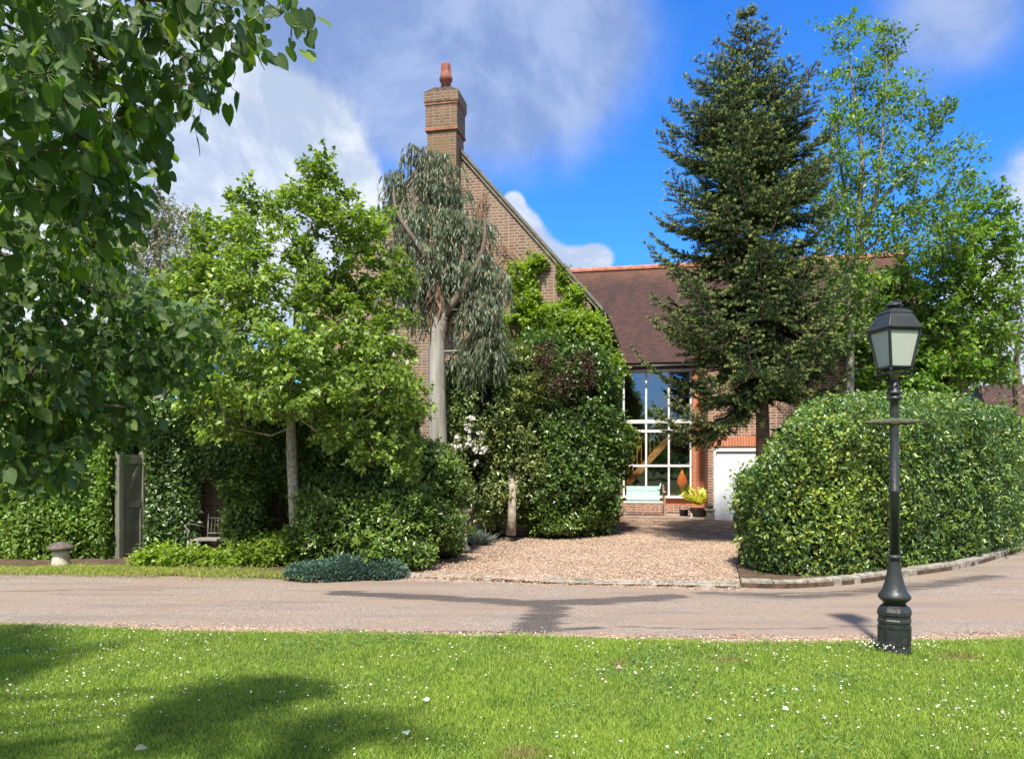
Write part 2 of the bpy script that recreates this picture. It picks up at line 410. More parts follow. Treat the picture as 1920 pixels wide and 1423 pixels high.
# ------------------------------------------------------------------ ground materials
def ground_mat(name, fn, rough=0.95):
    m, t, out = newmat(name)
    pos = t.n.new('ShaderNodeNewGeometry').outputs['Position']
    c, h, r = fn(t, pos)
    pb = t.node('ShaderNodeBsdfPrincipled', Base_Color=c, Roughness=r, Specular_IOR_Level=0.3)
    t.l.new(t.bump(h, 0.7, 0.012), pb.inputs['Normal'])
    finish(t, out, pb.outputs[0]); return m
def vor(t, pos, s, out=1):
    n = t.n.new('ShaderNodeTexVoronoi'); t.l.new(pos, n.inputs['Vector']); n.inputs['Scale'].default_value = s
    return n.outputs[out], n.outputs[0]
def gravel_fn(t, pos, dirt_shade=0.0):
    vc, vd = vor(t, pos, 42.0); vc2, vd2 = vor(t, pos, 85.0)
    s = t.n.new('ShaderNodeSeparateColor'); t.l.new(vc, s.inputs[0])
    c = t.mix(t.ramp(s.outputs[0], 0.2, 0.9), (0.15, 0.095, 0.065), (0.55, 0.40, 0.28))
    c = t.mix(t.ramp(s.outputs[1], 0.8, 0.95), c, (0.72, 0.62, 0.52))
    c = t.mix(t.ramp(s.outputs[2], 0.75, 0.9), c, (0.40, 0.20, 0.11))
    s2 = t.n.new('ShaderNodeSeparateColor'); t.l.new(vc2, s2.inputs[0])
    c = t.mix(t.math('MULTIPLY', t.ramp(s2.outputs[0], 0.6, 0.75), 0.4), c, (0.16, 0.12, 0.09))
    low = t.ramp(t.noise(pos, 0.9, 4), 0.35, 0.7, 0.72, 1.15)
    c = t.mix(1.0, c, t.node('ShaderNodeCombineColor', Red=low, Green=low, Blue=low).outputs[0], 'MULTIPLY')
    return c, t.math('ADD', t.math('MULTIPLY', vd, -1.0), t.noise(pos, 60, 3)), 0.9
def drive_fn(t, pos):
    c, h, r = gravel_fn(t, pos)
    f = t.attr('dirt_shade')
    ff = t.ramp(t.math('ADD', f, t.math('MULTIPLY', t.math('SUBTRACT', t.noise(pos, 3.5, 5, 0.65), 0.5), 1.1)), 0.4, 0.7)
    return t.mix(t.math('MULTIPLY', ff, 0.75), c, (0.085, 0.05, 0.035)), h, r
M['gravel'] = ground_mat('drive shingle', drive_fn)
def road_fn(t, pos):
    vc, vd = vor(t, pos, 75.0)
    s = t.n.new('ShaderNodeSeparateColor'); t.l.new(vc, s.inputs[0])
    asp = t.mix(s.outputs[0], (0.18, 0.145, 0.118), (0.39, 0.325, 0.265))
    lo = t.noise(pos, 0.55, 5, 0.6)
    asp = t.mix(t.ramp(lo, 0.38, 0.66), asp, (0.29, 0.215, 0.165))
    st = t.node('ShaderNodeMapping', Vector=pos); st.inputs['Scale'].default_value = (0.35, 2.2, 1)
    lanes = t.ramp(t.noise(st.outputs[0], 1.4, 5, 0.6), 0.45, 0.7)
    asp = t.mix(t.math('MULTIPLY', lanes, 0.62), asp, (0.20, 0.165, 0.145))
    gc, gh, _ = gravel_fn(t, pos)
    lg = t.ramp(t.math('ADD', t.attr('gravel'), t.math('MULTIPLY', t.math('SUBTRACT', t.noise(pos, 2.6, 6, 0.7), 0.5), 0.9)), 0.42, 0.66)
    c = t.mix(lg, asp, gc)
    w = t.ramp(t.math('ADD', t.attr('wet'), t.math('MULTIPLY', t.math('SUBTRACT', t.noise(st.outputs[0], 4.0, 6, 0.7), 0.5), 1.5)), 0.36, 0.70)
    fine = t.ramp(t.noise(pos, 38, 3), 0.3, 0.65, 0.55, 1.0)
    w = t.math('MULTIPLY', w, fine)
    c = t.mix(t.math('MULTIPLY', w, 0.86), c, (0.045, 0.042, 0.045))
    crk = t.ramp(t.attr('crack'), 0.3, 0.8)
    c = t.mix(t.math('MULTIPLY', crk, 0.7), c, (0.06, 0.05, 0.045))
    return c, t.math('ADD', gh, t.math('MULTIPLY', s.outputs[0], 0.5)), t.ramp(w, 0, 1, 0.88, 0.42)
M['road'] = ground_mat('worn drive asphalt', road_fn)
def soil_fn(t, pos):
    n = t.noise(pos, 9, 6, 0.7)
    c = t.mix(t.ramp(n, 0.3, 0.7), (0.045, 0.030, 0.020), (0.14, 0.095, 0.06))
    return c, t.noise(pos, 30, 5, 0.7), 0.95
M['soil'] = ground_mat('bed soil', soil_fn)
def turf_fn(t, pos):
    n = t.noise(pos, 20, 5, 0.7); n2 = t.noise(pos, 1.0, 4)
    c = t.mix(t.ramp(n, 0.3, 0.7), (0.035, 0.05, 0.012), (0.09, 0.13, 0.03))
    c = t.mix(t.ramp(n2, 0.55, 0.75), c, (0.12, 0.12, 0.045))
    return c, n, 0.95
M['turf'] = ground_mat('turf soil', turf_fn)

# grass blade
m, t, out = newmat('grass blades')
geo = t.n.new('ShaderNodeNewGeometry')
rnd = geo.outputs['Random Per Island']; pos = geo.outputs['Position']
c = t.mix(rnd, (0.165, 0.28, 0.032), (0.37, 0.49, 0.095))
pt = t.ramp(t.noise(pos, 1.3, 5, 0.6), 0.35, 0.68)
c = t.mix(t.math('MULTIPLY', pt, 0.5), c, (0.35, 0.46, 0.065))
dk = t.ramp(t.noise(pos, 3.1, 4, 0.6), 0.55, 0.72)
c = t.mix(t.math('MULTIPLY', dk, 0.65), c, (0.10, 0.22, 0.018))
dry = t.math('MULTIPLY', t.ramp(t.noise(pos, 0.8, 4), 0.58, 0.72), t.ramp(rnd, 0.4, 0.9))
c = t.mix(t.math('MULTIPLY', dry, 0.6), c, (0.26, 0.24, 0.09))
c = t.mix(t.attr('tint'), c, (0.33, 0.27, 0.12))
pb = t.node('ShaderNodeBsdfPrincipled', Base_Color=c, Roughness=0.5, Specular_IOR_Level=0.4)
tr = t.node('ShaderNodeBsdfTranslucent', Color=t.mix(1.0, c, (1.6, 1.7, 0.6), 'MULTIPLY'))
finish(t, out, t.node('ShaderNodeMixShader', i0=0.35, i1=pb.outputs[0], i2=tr.outputs[0]).outputs[0]); M['grass'] = m
m, t, out = newmat('daisy petals')
pb = t.node('ShaderNodeBsdfPrincipled', Base_Color=t.mix(t.attr('tint'), (0.85, 0.85, 0.82), (0.75, 0.55, 0.05)), Roughness=0.6)
finish(t, out, pb.outputs[0]); M['daisy'] = m

#@@GROUND@@
# ------------------------------------------------------------------ ground
def sheet(name, poly, z, mat, label=None, kind='structure', thick=0.0):
    mb = MB(); n = len(poly)
    if thick: mb.prism([(p[0], p[1]) for p in poly], z - thick, z, axis='z')
    else: mb.add([(p[0], p[1], z) for p in poly], [tuple(range(n))])
    return tag(mb.build(name, mat), kind=kind)
g = MB(); g.add([(-900, -600, -.03), (900, -600, -.03), (900, 1500, -.03), (-900, 1500, -.03)], [(0, 1, 2, 3)])
tag(g.build('ground', M['turf']), kind='structure')

def seg_dist(p, a, b):
    a = np.array(a[:2]); b = np.array(b[:2]); ab = b - a
    h = np.clip(((p - a) @ ab) / (ab @ ab), 0, 1)
    return np.linalg.norm(p - a - h[:, None] * ab, axis=1)
def poly_dist(p, pts): return np.min([seg_dist(p, pts[i], pts[i + 1]) for i in range(len(pts) - 1)], axis=0)
def inside(p, poly):
    x, y = p[:, 0], p[:, 1]; c = np.zeros(len(p), bool); n = len(poly)
    for i in range(n):
        x1, y1 = poly[i][:2]; x2, y2 = poly[(i + 1) % n][:2]
        cond = ((y1 > y) != (y2 > y)) & (x < (x2 - x1) * (y - y1) / ((y2 - y1) if y2 != y1 else 1e-9) + x1)
        c ^= cond
    return c
def smooth_line(pts, k=8):
    pts = [np.array(p, float) for p in pts]; out = []
    for i in range(len(pts) - 1):
        p0 = pts[max(i - 1, 0)]; p1 = pts[i]; p2 = pts[i + 1]; p3 = pts[min(i + 2, len(pts) - 1)]
        for j in range(k):
            s = j / k
            out.append(0.5 * ((2 * p1) + (-p0 + p2) * s + (2 * p0 - 5 * p1 + 4 * p2 - p3) * s * s + (-p0 + 3 * p1 - 3 * p2 + p3) * s ** 3))
    out.append(pts[-1]); return out
def grid_sheet(name, x0, x1, y0, y1, st, z, mat, attrf, keep=None, kind='structure', hf=None):
    nx = int((x1 - x0) / st) + 1; ny = int((y1 - y0) / st) + 1
    X, Y = np.meshgrid(np.linspace(x0, x1, nx), np.linspace(y0, y1, ny))
    p = np.stack([X.ravel(), Y.ravel()], 1)
    zz = np.full(len(p), z) if hf is None else z + hf(p)
    i = (np.arange(ny - 1)[:, None] * nx + np.arange(nx - 1)[None]).ravel()
    F = np.stack([i, i + 1, i + nx + 1, i + nx], 1)
    if keep is not None:
        k = keep(p); F = F[k[F].all(1)]
    return tag(np_mesh(name, np.column_stack([p, zz]), [F], mat, None, attrf(p)), kind=kind)

LAWN = [G(-300, 1172)[:2], G(0, 1176)[:2], G(500, 1187)[:2], G(960, 1196)[:2], G(1250, 1206)[:2], G(1640, 1207)[:2], G(1920, 1200)[:2], G(2300, 1196)[:2]]
KERB_R = smooth_line([G(1389, 1101)[:2], G(1480, 1103)[:2], G(1600, 1095)[:2], G(1700, 1081)[:2], G(1800, 1066)[:2], G(1862, 1050)[:2], (9.6, 14.4), (10.9, 16.6), (13.0, 20.0)])
KERB_L = [G(742, 1083)[:2], G(1000, 1093)[:2], G(1389, 1103)[:2]]
wet_main = [G(640, 1112), G(830, 1121), G(980, 1130), G(1130, 1127), G(1260, 1118)]
wet_stem = [G(1020, 1130), G(1030, 1142), G(1015, 1160), G(1000, 1183)]
wet_edge = [G(620, 1182), G(800, 1184), G(1010, 1184), G(1120, 1176)]
wet_r = [G(1330, 1112), G(1500, 1117), G(1700, 1103), G(1860, 1080)]
cracks = [[G(0, 1108), G(150, 1104), G(300, 1106)], [G(0, 1168), G(250, 1172), G(500, 1176)], [G(1150, 1174), G(1330, 1180), G(1560, 1177)], [G(620, 1184), G(900, 1187)]]
lawn_edge = [np.array(p) for p in LAWN]
def road_attr(p):
    w = np.maximum.reduce([np.exp(-(poly_dist(p, wet_main) / .24) ** 2) * .95, np.exp(-(poly_dist(p, wet_stem) / .32) ** 2) * .84,
                           np.exp(-(poly_dist(p, wet_edge) / .10) ** 2) * .75, np.exp(-(poly_dist(p, wet_r) / .35) ** 2) * .66])
    gr = np.exp(-(poly_dist(p, lawn_edge) / (.34 + .16 * (p[:, 0] > .6))) ** 2) * .88
    gr = np.maximum(gr, np.exp(-(poly_dist(p, KERB_L) / .28) ** 2) * .75)
    gr = np.maximum(gr, .25 * (p[:, 0] < -1))
    ck = np.max([np.exp(-(poly_dist(p + .05 * np.stack([nse(np.column_stack([p, p[:, 0] * 0]), 3), nse(np.column_stack([p, p[:, 0] * 0]), 3, 5)], 1), c) / .035) ** 2) for c in cracks], axis=0)
    return {'wet': w, 'gravel': gr, 'crack': ck}
grid_sheet('road', -11, 16, 6.2, 22, 0.06, 0.0, M['road'], road_attr)
for nm, pl in (('road', [(-60, 6.4), (-11, 6.4), (-11, 11.6), (-60, 11.6)]), ('road', [(16, 6.4), (60, 6.4), (60, 40), (16, 40)])):
    sheet(nm, pl, -0.002, M['soil'] if False else M['road'])
DRIVE = [tuple(G(742, 1083)[:2]), tuple(G(1000, 1094)[:2]), tuple(G(1389, 1104)[:2]), tuple(G(1380, 1062)[:2]), (4.2, 14.0), (5.2, 17.0), (6.4, 20.9),
         (5.0, 23.6), (2.6, 24), (2.2, 18.6), (0.6, 17.6), (-0.3, 16.2), (-1.0, 13.6), tuple(G(790, 1062)[:2])]
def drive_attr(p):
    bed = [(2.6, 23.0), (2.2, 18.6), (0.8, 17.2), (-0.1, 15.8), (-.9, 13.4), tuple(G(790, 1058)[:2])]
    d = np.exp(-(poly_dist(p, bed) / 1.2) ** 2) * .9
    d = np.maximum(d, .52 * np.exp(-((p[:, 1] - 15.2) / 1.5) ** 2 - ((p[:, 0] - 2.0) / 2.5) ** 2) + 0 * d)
    d = np.maximum(d, .55 * np.clip((p[:, 1] - 13.5) / 3.5, 0, 1))  # far gravel: dirt together with the shade lying there, put into the colour
    return {'dirt_shade': d}
def hump(p): return 0.02 * nse(np.column_stack([p, 0 * p[:, 0]]), 1.5)
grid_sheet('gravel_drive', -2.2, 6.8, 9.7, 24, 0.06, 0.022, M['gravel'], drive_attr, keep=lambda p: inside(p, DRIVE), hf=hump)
# flower bed soil along the houses
BED_L = [(-16, 11.55), tuple(G(0, 1070)[:2]), tuple(G(540, 1085)[:2]), tuple(G(742, 1081)[:2]), (-1.25, 12.2), (-.75, 14.0), (-.2, 15.6), (.7, 17.0), (2.15, 18.2), (2.3, 19.2), (-16, 24)]
sheet('flower_bed', BED_L, 0.045, M['soil'], thick=0.07)
isl = [(p[0], p[1]) for p in KERB_R] + [(20, 30), (12, 30), (7.0, 22), (6.6, 20.7), (5.0, 16.5), (4.0, 13.6), tuple(G(1382, 1066)[:2])]
sheet('flower_bed', isl, 0.06, M['soil'], thick=0.08)

# kerbs
def kerb(name, line, w, h, label, mat, inward=1, seg=0.45, flat=False):
    e = empty(name, (line[0][0], line[0][1], 0)); tag(e, label, 'kerb')
    mb = MB(); acc = []
    L = [np.array(p) for p in line]; cum = [0]
    for i in range(len(L) - 1): cum.append(cum[-1] + np.linalg.norm(L[i + 1] - L[i]))
    def at(s):
        i = min(np.searchsorted(cum, s, 'right') - 1, len(L) - 2); f = (s - cum[i]) / (cum[i + 1] - cum[i])
        d = unit(L[i + 1] - L[i]); return L[i] + (L[i + 1] - L[i]) * f, np.array([-d[1], d[0]]) * inward
    s = 0.0; rr = random.Random(3); o0 = L[0]
    while s < cum[-1] - .1:
        l = min(seg * rr.uniform(.8, 1.2), cum[-1] - s)
        (a, na), (b, nb) = at(s + .006), at(s + l - .006)
        hh = h + rr.uniform(-.008, .008); w2 = w + rr.uniform(-.01, .012); j = rr.uniform(-.008, .008)
        q = [a + na * j, b + nb * j, b + nb * w2, a + na * w2]
        mb.add([(p[0] - o0[0], p[1] - o0[1], z) for z in (-.05, hh) for p in q], [(3, 2, 1, 0), (4, 5, 6, 7), (0, 1, 5, 4), (1, 2, 6, 5), (2, 3, 7, 6), (3, 0, 4, 7)])
        s += l
    return mb.build('kerb_stone_row', mat, e, bevel=0.012)
kerb('stone_kerb', KERB_R, 0.16, 0.10, 'raised pale stone kerb curving round the foot of the clipped hedge', M['kerb'])
kerb('stone_edging', [np.array(p) for p in KERB_L], 0.11, 0.032, 'flush pale stone edging across the mouth of the gravel drive', M['kerb'], seg=.3)
kerb('stone_edging', [np.array(p) + np.array([0, .17]) for p in KERB_L], 0.09, 0.045, 'second row of flush stone edging, half buried in the drive gravel', M['kerb'], seg=.3)

# scattered shingle
def scatter_stones(name, pts, z, smin, smax, rng):
    n = len(pts); T = np.array([(1, 0, 0), (0, 1, 0), (-1, 0, 0), (0, -1, 0), (0, 0, .6), (0, 0, -.6)], float)
    F = np.array([(0, 1, 4), (1, 2, 4), (2, 3, 4), (3, 0, 4)])
    s = rng.uniform(smin, smax, n); a = rng.uniform(0, 6.28, n); el = rng.uniform(.6, 1.3, n)
    ca, sa = np.cos(a), np.sin(a)
    x = T[None, :, 0] * (s * el)[:, None]; y = T[None, :, 1] * s[:, None]
    V = np.stack([pts[:, 0:1] + x * ca[:, None] - y * sa[:, None], pts[:, 1:2] + x * sa[:, None] + y * ca[:, None], z + T[None, :, 2] * s[:, None] + 0 * x], 2)
    V[:, :, 2] += rng.uniform(-.3, .3, (n, 1)) * s[:, None]
    Fs = (F[None] + (np.arange(n) * 6)[:, None, None]).reshape(-1, 3)
    return tag(np_mesh(name, V.reshape(-1, 3), [Fs], M['pebble']), kind='stuff')
m, t, out = newmat('loose pebbles')
geo = t.n.new('ShaderNodeNewGeometry'); rnd = geo.outputs['Random Per Island']
c = t.mix(rnd, (0.18, 0.115, 0.08), (0.60, 0.45, 0.33))
finish(t, out, t.node('ShaderNodeBsdfPrincipled', Base_Color=c, Roughness=0.85).outputs[0]); M['pebble'] = m
pp = RNG.uniform((-2, 9.7), (6.6, 17), (60000, 2)); pp = pp[inside(pp, DRIVE)]
o = scatter_stones('gravel', pp, .030, .006, .016, RNG); tag(o, 'loose pale brown shingle on the drive in front of the house', 'gravel')
# gravel washed along the lawn edge and the kerb
q = []
for line, n, sd in ((lawn_edge[:], 14000, .13), ([np.array(p) for p in KERB_L], 5000, .10)):
    for i in range(len(line) - 1):
        a, b = line[i], line[i + 1]; k = int(n * np.linalg.norm(b - a) / 14)
        s = RNG.uniform(0, 1, k)[:, None]; q.append(a + (b - a) * s + np.column_stack([np.zeros(k), np.abs(RNG.normal(0, sd, k)) * (1 if sd == .13 else RNG.choice([-1, 1], k))]))
o = scatter_stones('gravel', np.concatenate(q), .006, .004, .011, RNG); tag(o, 'fine pebbles washed along the edges of the drive', 'gravel')

# lawn
LP = [tuple(p) for p in LAWN] + [(9, -4), (-9, -4)]
def lz(p): return 0.02 * nse(np.column_stack([p, 0 * p[:, 0]]), 1.1) + 0.02
grid_sheet('lawn', -9, 9, -2, 7.8, 0.12, 0.0, M['turf'], lambda p: {'x': p[:, 0]}, keep=lambda p: inside(p, LP), hf=lz)
for nm, pl in (('lawn', [(-60, -40), (60, -40), (60, -2.05), (-60, -2.05)]), ('lawn', [(-60, -2.05), (-9, -2.05), (-9, 7.2), (-60, 7.2)]), ('lawn', [(9, -2.05), (60, -2.05), (60, 6.6), (9, 6.6)])):
    sheet(nm, pl, 0.015, M['turf'])
def blades(p, z, h, w, rng, tintf=None, lean=.5):
    n = len(p); a = rng.uniform(0, 6.28, n); sd = np.column_stack([np.cos(a), np.sin(a), 0 * a])
    b = rng.uniform(0, 6.28, n); ln = np.abs(rng.normal(0, lean, n))[:, None] * np.column_stack([np.cos(b), np.sin(b), 0 * b])
    base = np.column_stack([p, z]); hh = h[:, None]
    up = np.array([0, 0, 1.0])
    m1 = base + (up * .55 + ln * .25) * hh; tip = base + (up * .92 + ln) * hh
    w = np.asarray(w).reshape(-1, 1)
    V = np.stack([base - sd * w * .5, base + sd * w * .5, m1 + sd * w * .4, m1 - sd * w * .4, tip], 1)
    i = (np.arange(n) * 5)[:, None]
    return V.reshape(-1, 3), [i + np.array([[0, 1, 2, 3]]), i + np.array([[3, 2, 4]])]
rg = np.random.default_rng(5)
N = 330000
D = 3.7 + (7.7 - 3.7) * rg.uniform(0, 1, N) ** 1.15
X = rg.uniform(-1, 1, N) * (D * .70 + .25); p = np.column_stack([X, D]); p = p[inside(p, LP)]
p3 = np.column_stack([p, 0 * p[:, 0]])
tuft = np.clip(nse(p3, 2.2, 3), 0, 2); tuft2 = np.clip(nse(p3, 6.0, 9) - .5, 0, 2)
h = (0.026 + .020 * tuft + .03 * tuft2) * rg.uniform(.6, 1.35, len(p))
for (px, py, r, hh) in ((1840, 1232, .30, .05), (1040, 1410, .3, .02), (1260, 1212, .25, .03), (830, 1212, .15, .03)):
    c = G(px, py)[:2]; h += hh * np.exp(-(np.linalg.norm((p - c) * [1, 1.6], axis=1) / r) ** 2) * rg.uniform(.5, 1.2, len(p))
V, F = blades(p, lz(p) - .003, h, rg.uniform(.0035, .0065, len(p)), rg, lean=.55)
dryt = np.zeros(len(p))
for (px, py, r) in ((1165, 1250, .09), (1360, 1243, .14), (1800, 1240, .15), (980, 1421, .12)):
    c = G(px, py)[:2]; dryt = np.maximum(dryt, .9 * np.exp(-(np.linalg.norm((p - c) * [1, 1.3], axis=1) / r) ** 2))
dryt = np.maximum(dryt, (rg.uniform(0, 1, len(p)) < .05) * .7)
o = np_mesh('grass', V, F, M['grass'], None, {'tint': np.repeat(dryt, 5)}); tag(o, 'short green mown lawn grass in the foreground', 'grass', kind='stuff')
# clover and weeds low in the turf
n = 26000; D = 3.9 + 3.5 * rg.uniform(0, 1, n); X = rg.uniform(-1, 1, n) * (D * .69); q = np.column_stack([X, D]); q3 = np.column_stack([q, 0 * X])
q = q[(nse(q3, 1.6, 8) + .6 * nse(q3, 4.5, 5) > .55 + rg.uniform(-.2, .3, n)) & inside(q, LP)]; n = len(q)
LV = Leaves(); LV.add(np.column_stack([q, lz(q) + rg.uniform(.022, .045, n)]), unit(rg.normal(0, 1, (n, 3)) * [1, 1, .15]), unit(rg.normal(0, .35, (n, 3)) + [0, -.2, 1]), rg.uniform(.012, .026, n), 'oval', (rg.uniform(0, 1, n) < .2) * .6, np.full(n, 1.7))
tag(LV.build('clover', leaf_mat('clover leaves', (.06, .15, .03), (.12, .24, .06), (.25, .34, .12), rough=.55, trans=.25, clump=.2)), 'low patches of darker clover leaves growing through the lawn', 'clover', kind='stuff')
# daisies and clover heads
n = 3400; D = 4.0 + 3.3 * rg.uniform(0, 1, n) ** .9; X = rg.uniform(-1, 1, n) * (D * .68); p = np.column_stack([X, D])
cl = nse(np.column_stack([p, 0 * X]), 1.9, 6) + .5 * nse(np.column_stack([p, 0 * X]), 5, 2)
p = p[(cl > rg.uniform(-.5, 1.6, n)) & inside(p, LP)]
lamp_c = G(1672, 1226)[:2]
lp = lamp_c + rg.normal(0, 1, (150, 2)) * [.19, .09] + [-.08, -.04]
p = np.concatenate([p, lp[inside(lp, LP)]])
n = len(p); r = rg.uniform(.0035, .0088, n); z = lz(p) + rg.uniform(.03, .055, n)
z[-len(lp):] += .03
a = np.arange(6) * math.pi / 3; up = unit(np.array([0, 0, 1]) + rg.normal(0, .3, (n, 3)))
t1 = unit(np.cross(up, [1, .2, 0])); t2 = np.cross(up, t1); c0 = np.column_stack([p, z])
ring = c0[:, None] + r[:, None, None] * (np.cos(a)[None, :, None] * t1[:, None] + np.sin(a)[None, :, None] * t2[:, None])
cen = (c0 + up * (r * .45)[:, None])[:, None]
V = np.concatenate([ring, cen], 1).reshape(-1, 3)
F = np.array([(i, (i + 1) % 6, 6) for i in range(6)])
tt = np.tile([0] * 6 + [1], n) * np.repeat(rg.uniform(0, 1, n) < .5, 7)
o = np_mesh('daisy_flowers', V, [(F[None] + (np.arange(n) * 7)[:, None, None]).reshape(-1, 3)], M['daisy'], None, {'tint': tt})
tag(o, 'small white daisies scattered through the lawn', 'daisies', kind='stuff')
# grassy verge at the foot of the left hedge
n = 42000; s = rg.uniform(0, 1, n); X = -10 + s * 7.2; p = np.column_stack([X, 11.42 - .12 * (X + 9.5) + rg.normal(0, .19, n) + .12])
cl = nse(np.column_stack([p, 0 * X]), 1.6, 4) + .7 * nse(np.column_stack([p, 0 * X]), 6, 2); p = p[cl > rg.uniform(-1.3, 1.2, n)]; n = len(p)
V, F = blades(p, np.full(n, .035), rg.uniform(.015, .075, n) * (1 + .6 * nse(np.column_stack([p, 0 * p[:, 0]]), 3)), rg.uniform(.006, .012, n), rg, lean=.9)
o = np_mesh('verge_grass', V, F, M['grass'], None, {'tint': np.repeat((rg.uniform(0, 1, n) < .45) * .8, 5)}); tag(o, 'ragged strip of grass along the far side of the road under the hedge', 'grass', kind='stuff')
# fallen leaves on the lawn
leafm = plain('fallen leaf', (0.50, 0.50, 0.24), 0.6, var=0.15)
leafp = plain('fallen pale leaf', (0.42, 0.52, 0.40), 0.6, var=0.1)
for px, py, sz, lab, mt in ((272, 1399, .075, 'round yellowish fallen leaf lying in the shaded corner of the lawn', leafm), (760, 1370, .07, 'pale silvery fallen leaf in the middle of the sunny lawn', leafp),
                        (1324, 1346, .07, 'pale green fallen leaf on the lawn between the road and the lamp post', leafp), (804, 1311, .05, 'small silvery fallen leaf lying on the lawn nearer the road', leafp),
                        (1478, 1328, .05, 'grey green fallen leaf on the lawn left of the lamp post', leafp), (1165, 1250, .07, 'brown dead leaf on the lawn close to the road edge', M['edging'])):
    c = G(px, py, .05)
    lv = Leaves(); lv.add(np.array([c]), np.array([[random.uniform(-1, 1), random.uniform(-1, 1), .1]]), np.array([[.1, -.5, 1]]), [sz * .8], 'heart_low', 0)
    V = np.concatenate(lv.V); V2 = np.concatenate([V, V - [0, 0, .0015]]); F = [np.concatenate([lv.F[0], lv.F[0][:, ::-1] + len(V)])]
    o = np_mesh('fallen_leaf', V2, F, mt); tag(o, lab, 'fallen leaf', 'fallen leaves on the lawn')

#@@HOUSE@@
# ------------------------------------------------------------------ the brick house (own axes: x along the facade, y back)
HO = np.array([1.9, 18.5]); HA = R(11.5)
HU = np.array([math.cos(HA), -math.sin(HA)]); HV = np.array([math.sin(HA), math.cos(HA)])
def hx(px, yl):                                # local x on the plane local y = yl under a pixel column; also its depth
    k = (px - 960) / FPX; d = np.array([k, 1.0])
    D = (yl + HO @ HV) / (d @ HV); p = d * D - HO
    return float(p @ HU), D
def hz(py, D): return CAMZ + (HZ - py) / FPX * D
def hw(x, y, z=0): p = HO + HU * x + HV * y; return np.array([p[0], p[1], z])
H = empty('brick_house', (HO[0], HO[1], 0), -HA)
tag(H, 'tall brown brick house with steep gable, chimney and long red tiled roof', 'house')
EZ, AX, AZ, W0 = 5.56, -3.64, 9.80, -7.28
mb = MB(); mb.prism([(W0, 0), (0, 0), (0, EZ), (AX, AZ), (W0, EZ)], 0, .3, 'y'); mb.build('gable_wall', M['brick_gable'], H)
mb = MB(); mb.box(-.3, 0, .302, 9.2, 0, EZ); mb.build('side_wall', M['brick_gable'], H)
mb = MB(); mb.box(W0, W0 + .3, .302, 9.2, 0, EZ); mb.build('side_wall', M['brick_gable'], H)
# raised brick tumbling mark near the top of the gable
# main roof: two slabs over the gable
def roof_plane(mb, a0, a1, run0, z0, run1, z1, n, th=.018, axis='x'):
    """courses rising from (run0,z0) to (run1,z1); a = along the ridge"""
    vs, fs = [], []
    def pt(a, r, z): return (a, r, z) if axis == 'x' else (r, a, z)
    for k in range(n):
        r0 = run0 + (run1 - run0) * k / n; r1 = run0 + (run1 - run0) * (k + 1) / n
        q0 = z0 + (z1 - z0) * k / n; q1 = z0 + (z1 - z0) * (k + 1) / n
        b = len(vs)
        vs += [pt(a0, r0, q0 + th), pt(a1, r0, q0 + th), pt(a1, r1, q1), pt(a0, r1, q1), pt(a0, r0, q0 - .02), pt(a1, r0, q0 - .02)]
        fs += [(b, b + 1, b + 2, b + 3), (b + 4, b + 5, b + 1, b)]
    mb.add(vs, fs)
mb = MB(); sl_ = (AZ - EZ) / -AX
rt = AZ + .10
ov = .30
mb.prism([(AX, rt - .09), (AX, rt), (ov, rt - (ov - AX) * sl_), (ov, rt - (ov - AX) * sl_ - .09)], -.10, 9.4, 'y')
mb.prism([(AX, rt - .09), (W0 - ov, rt - (ov - AX) * sl_ - .09), (W0 - ov, rt - (ov - AX) * sl_), (AX, rt)], -.10, 9.4, 'y')
ro = mb.build('roof', plain('grey verge tiles', (0.17, 0.155, 0.13), 0.8, var=.2), H)
mb = MB()                                       # pale pointed verge under the tiles
for s in (1, -1):
    x1 = AX + s * (ov - AX - .15); z1 = rt - (ov - AX - .15) * sl_ - .09
    mb.prism([(AX, rt - .09), (AX, rt - .20), (x1, z1 - .11), (x1, z1)][::s], -.05, -.003, 'y')
mb.build('verge', M['verge'], ro)
mb = MB(); mb.tube([(ov + .05, -.12, EZ - .42), (ov + .05, 5.0, EZ - .42)], .06, 8); mb.build('gutter', M['black_iron'], H)
mb = MB(); mb.box(.0, ov, -.05, 5.0, EZ - .47, EZ - .43); mb.build('eaves_board', M['black_iron'], H)
# wing roof
mb = MB(); roof_plane(mb, -2.7, 9.5, 4.9, 4.619, 9.1, 8.493, 52); wr = mb.build('roof', M['tile'], H)
mb = MB(); mb.add([(-2.7, 9.1, 8.49), (9.5, 9.1, 8.49), (9.5, 13.3, 4.62), (-2.7, 13.3, 4.62), (-2.7, 4.92, 4.55), (9.5, 4.92, 4.55), (9.5, 9.1, 8.40), (-2.7, 9.1, 8.40)], [(0, 1, 2, 3), (4, 7, 6, 5)])
mb.build('roof_back', M['tile'], wr)
mb = MB(); x = -2.6
while x < 9.3:                                  # half-round ridge tiles, each with a raised lip
    prof = [(9.1 + .13 * math.cos(a), 8.49 + .12 * math.sin(a)) for a in np.linspace(-.3, math.pi + .3, 8)]
    mb.prism(prof, x, x + .40, 'x')
    prof = [(9.1 + .155 * math.cos(a), 8.49 + .15 * math.sin(a)) for a in np.linspace(-.3, math.pi + .3, 8)]
    mb.prism(prof, x + .40, x + .45, 'x'); x += .452
mb.build('ridge', plain('orange ridge tiles', (0.40, 0.15, 0.10), 0.8, var=.3, vs=4, bump=.4), wr)
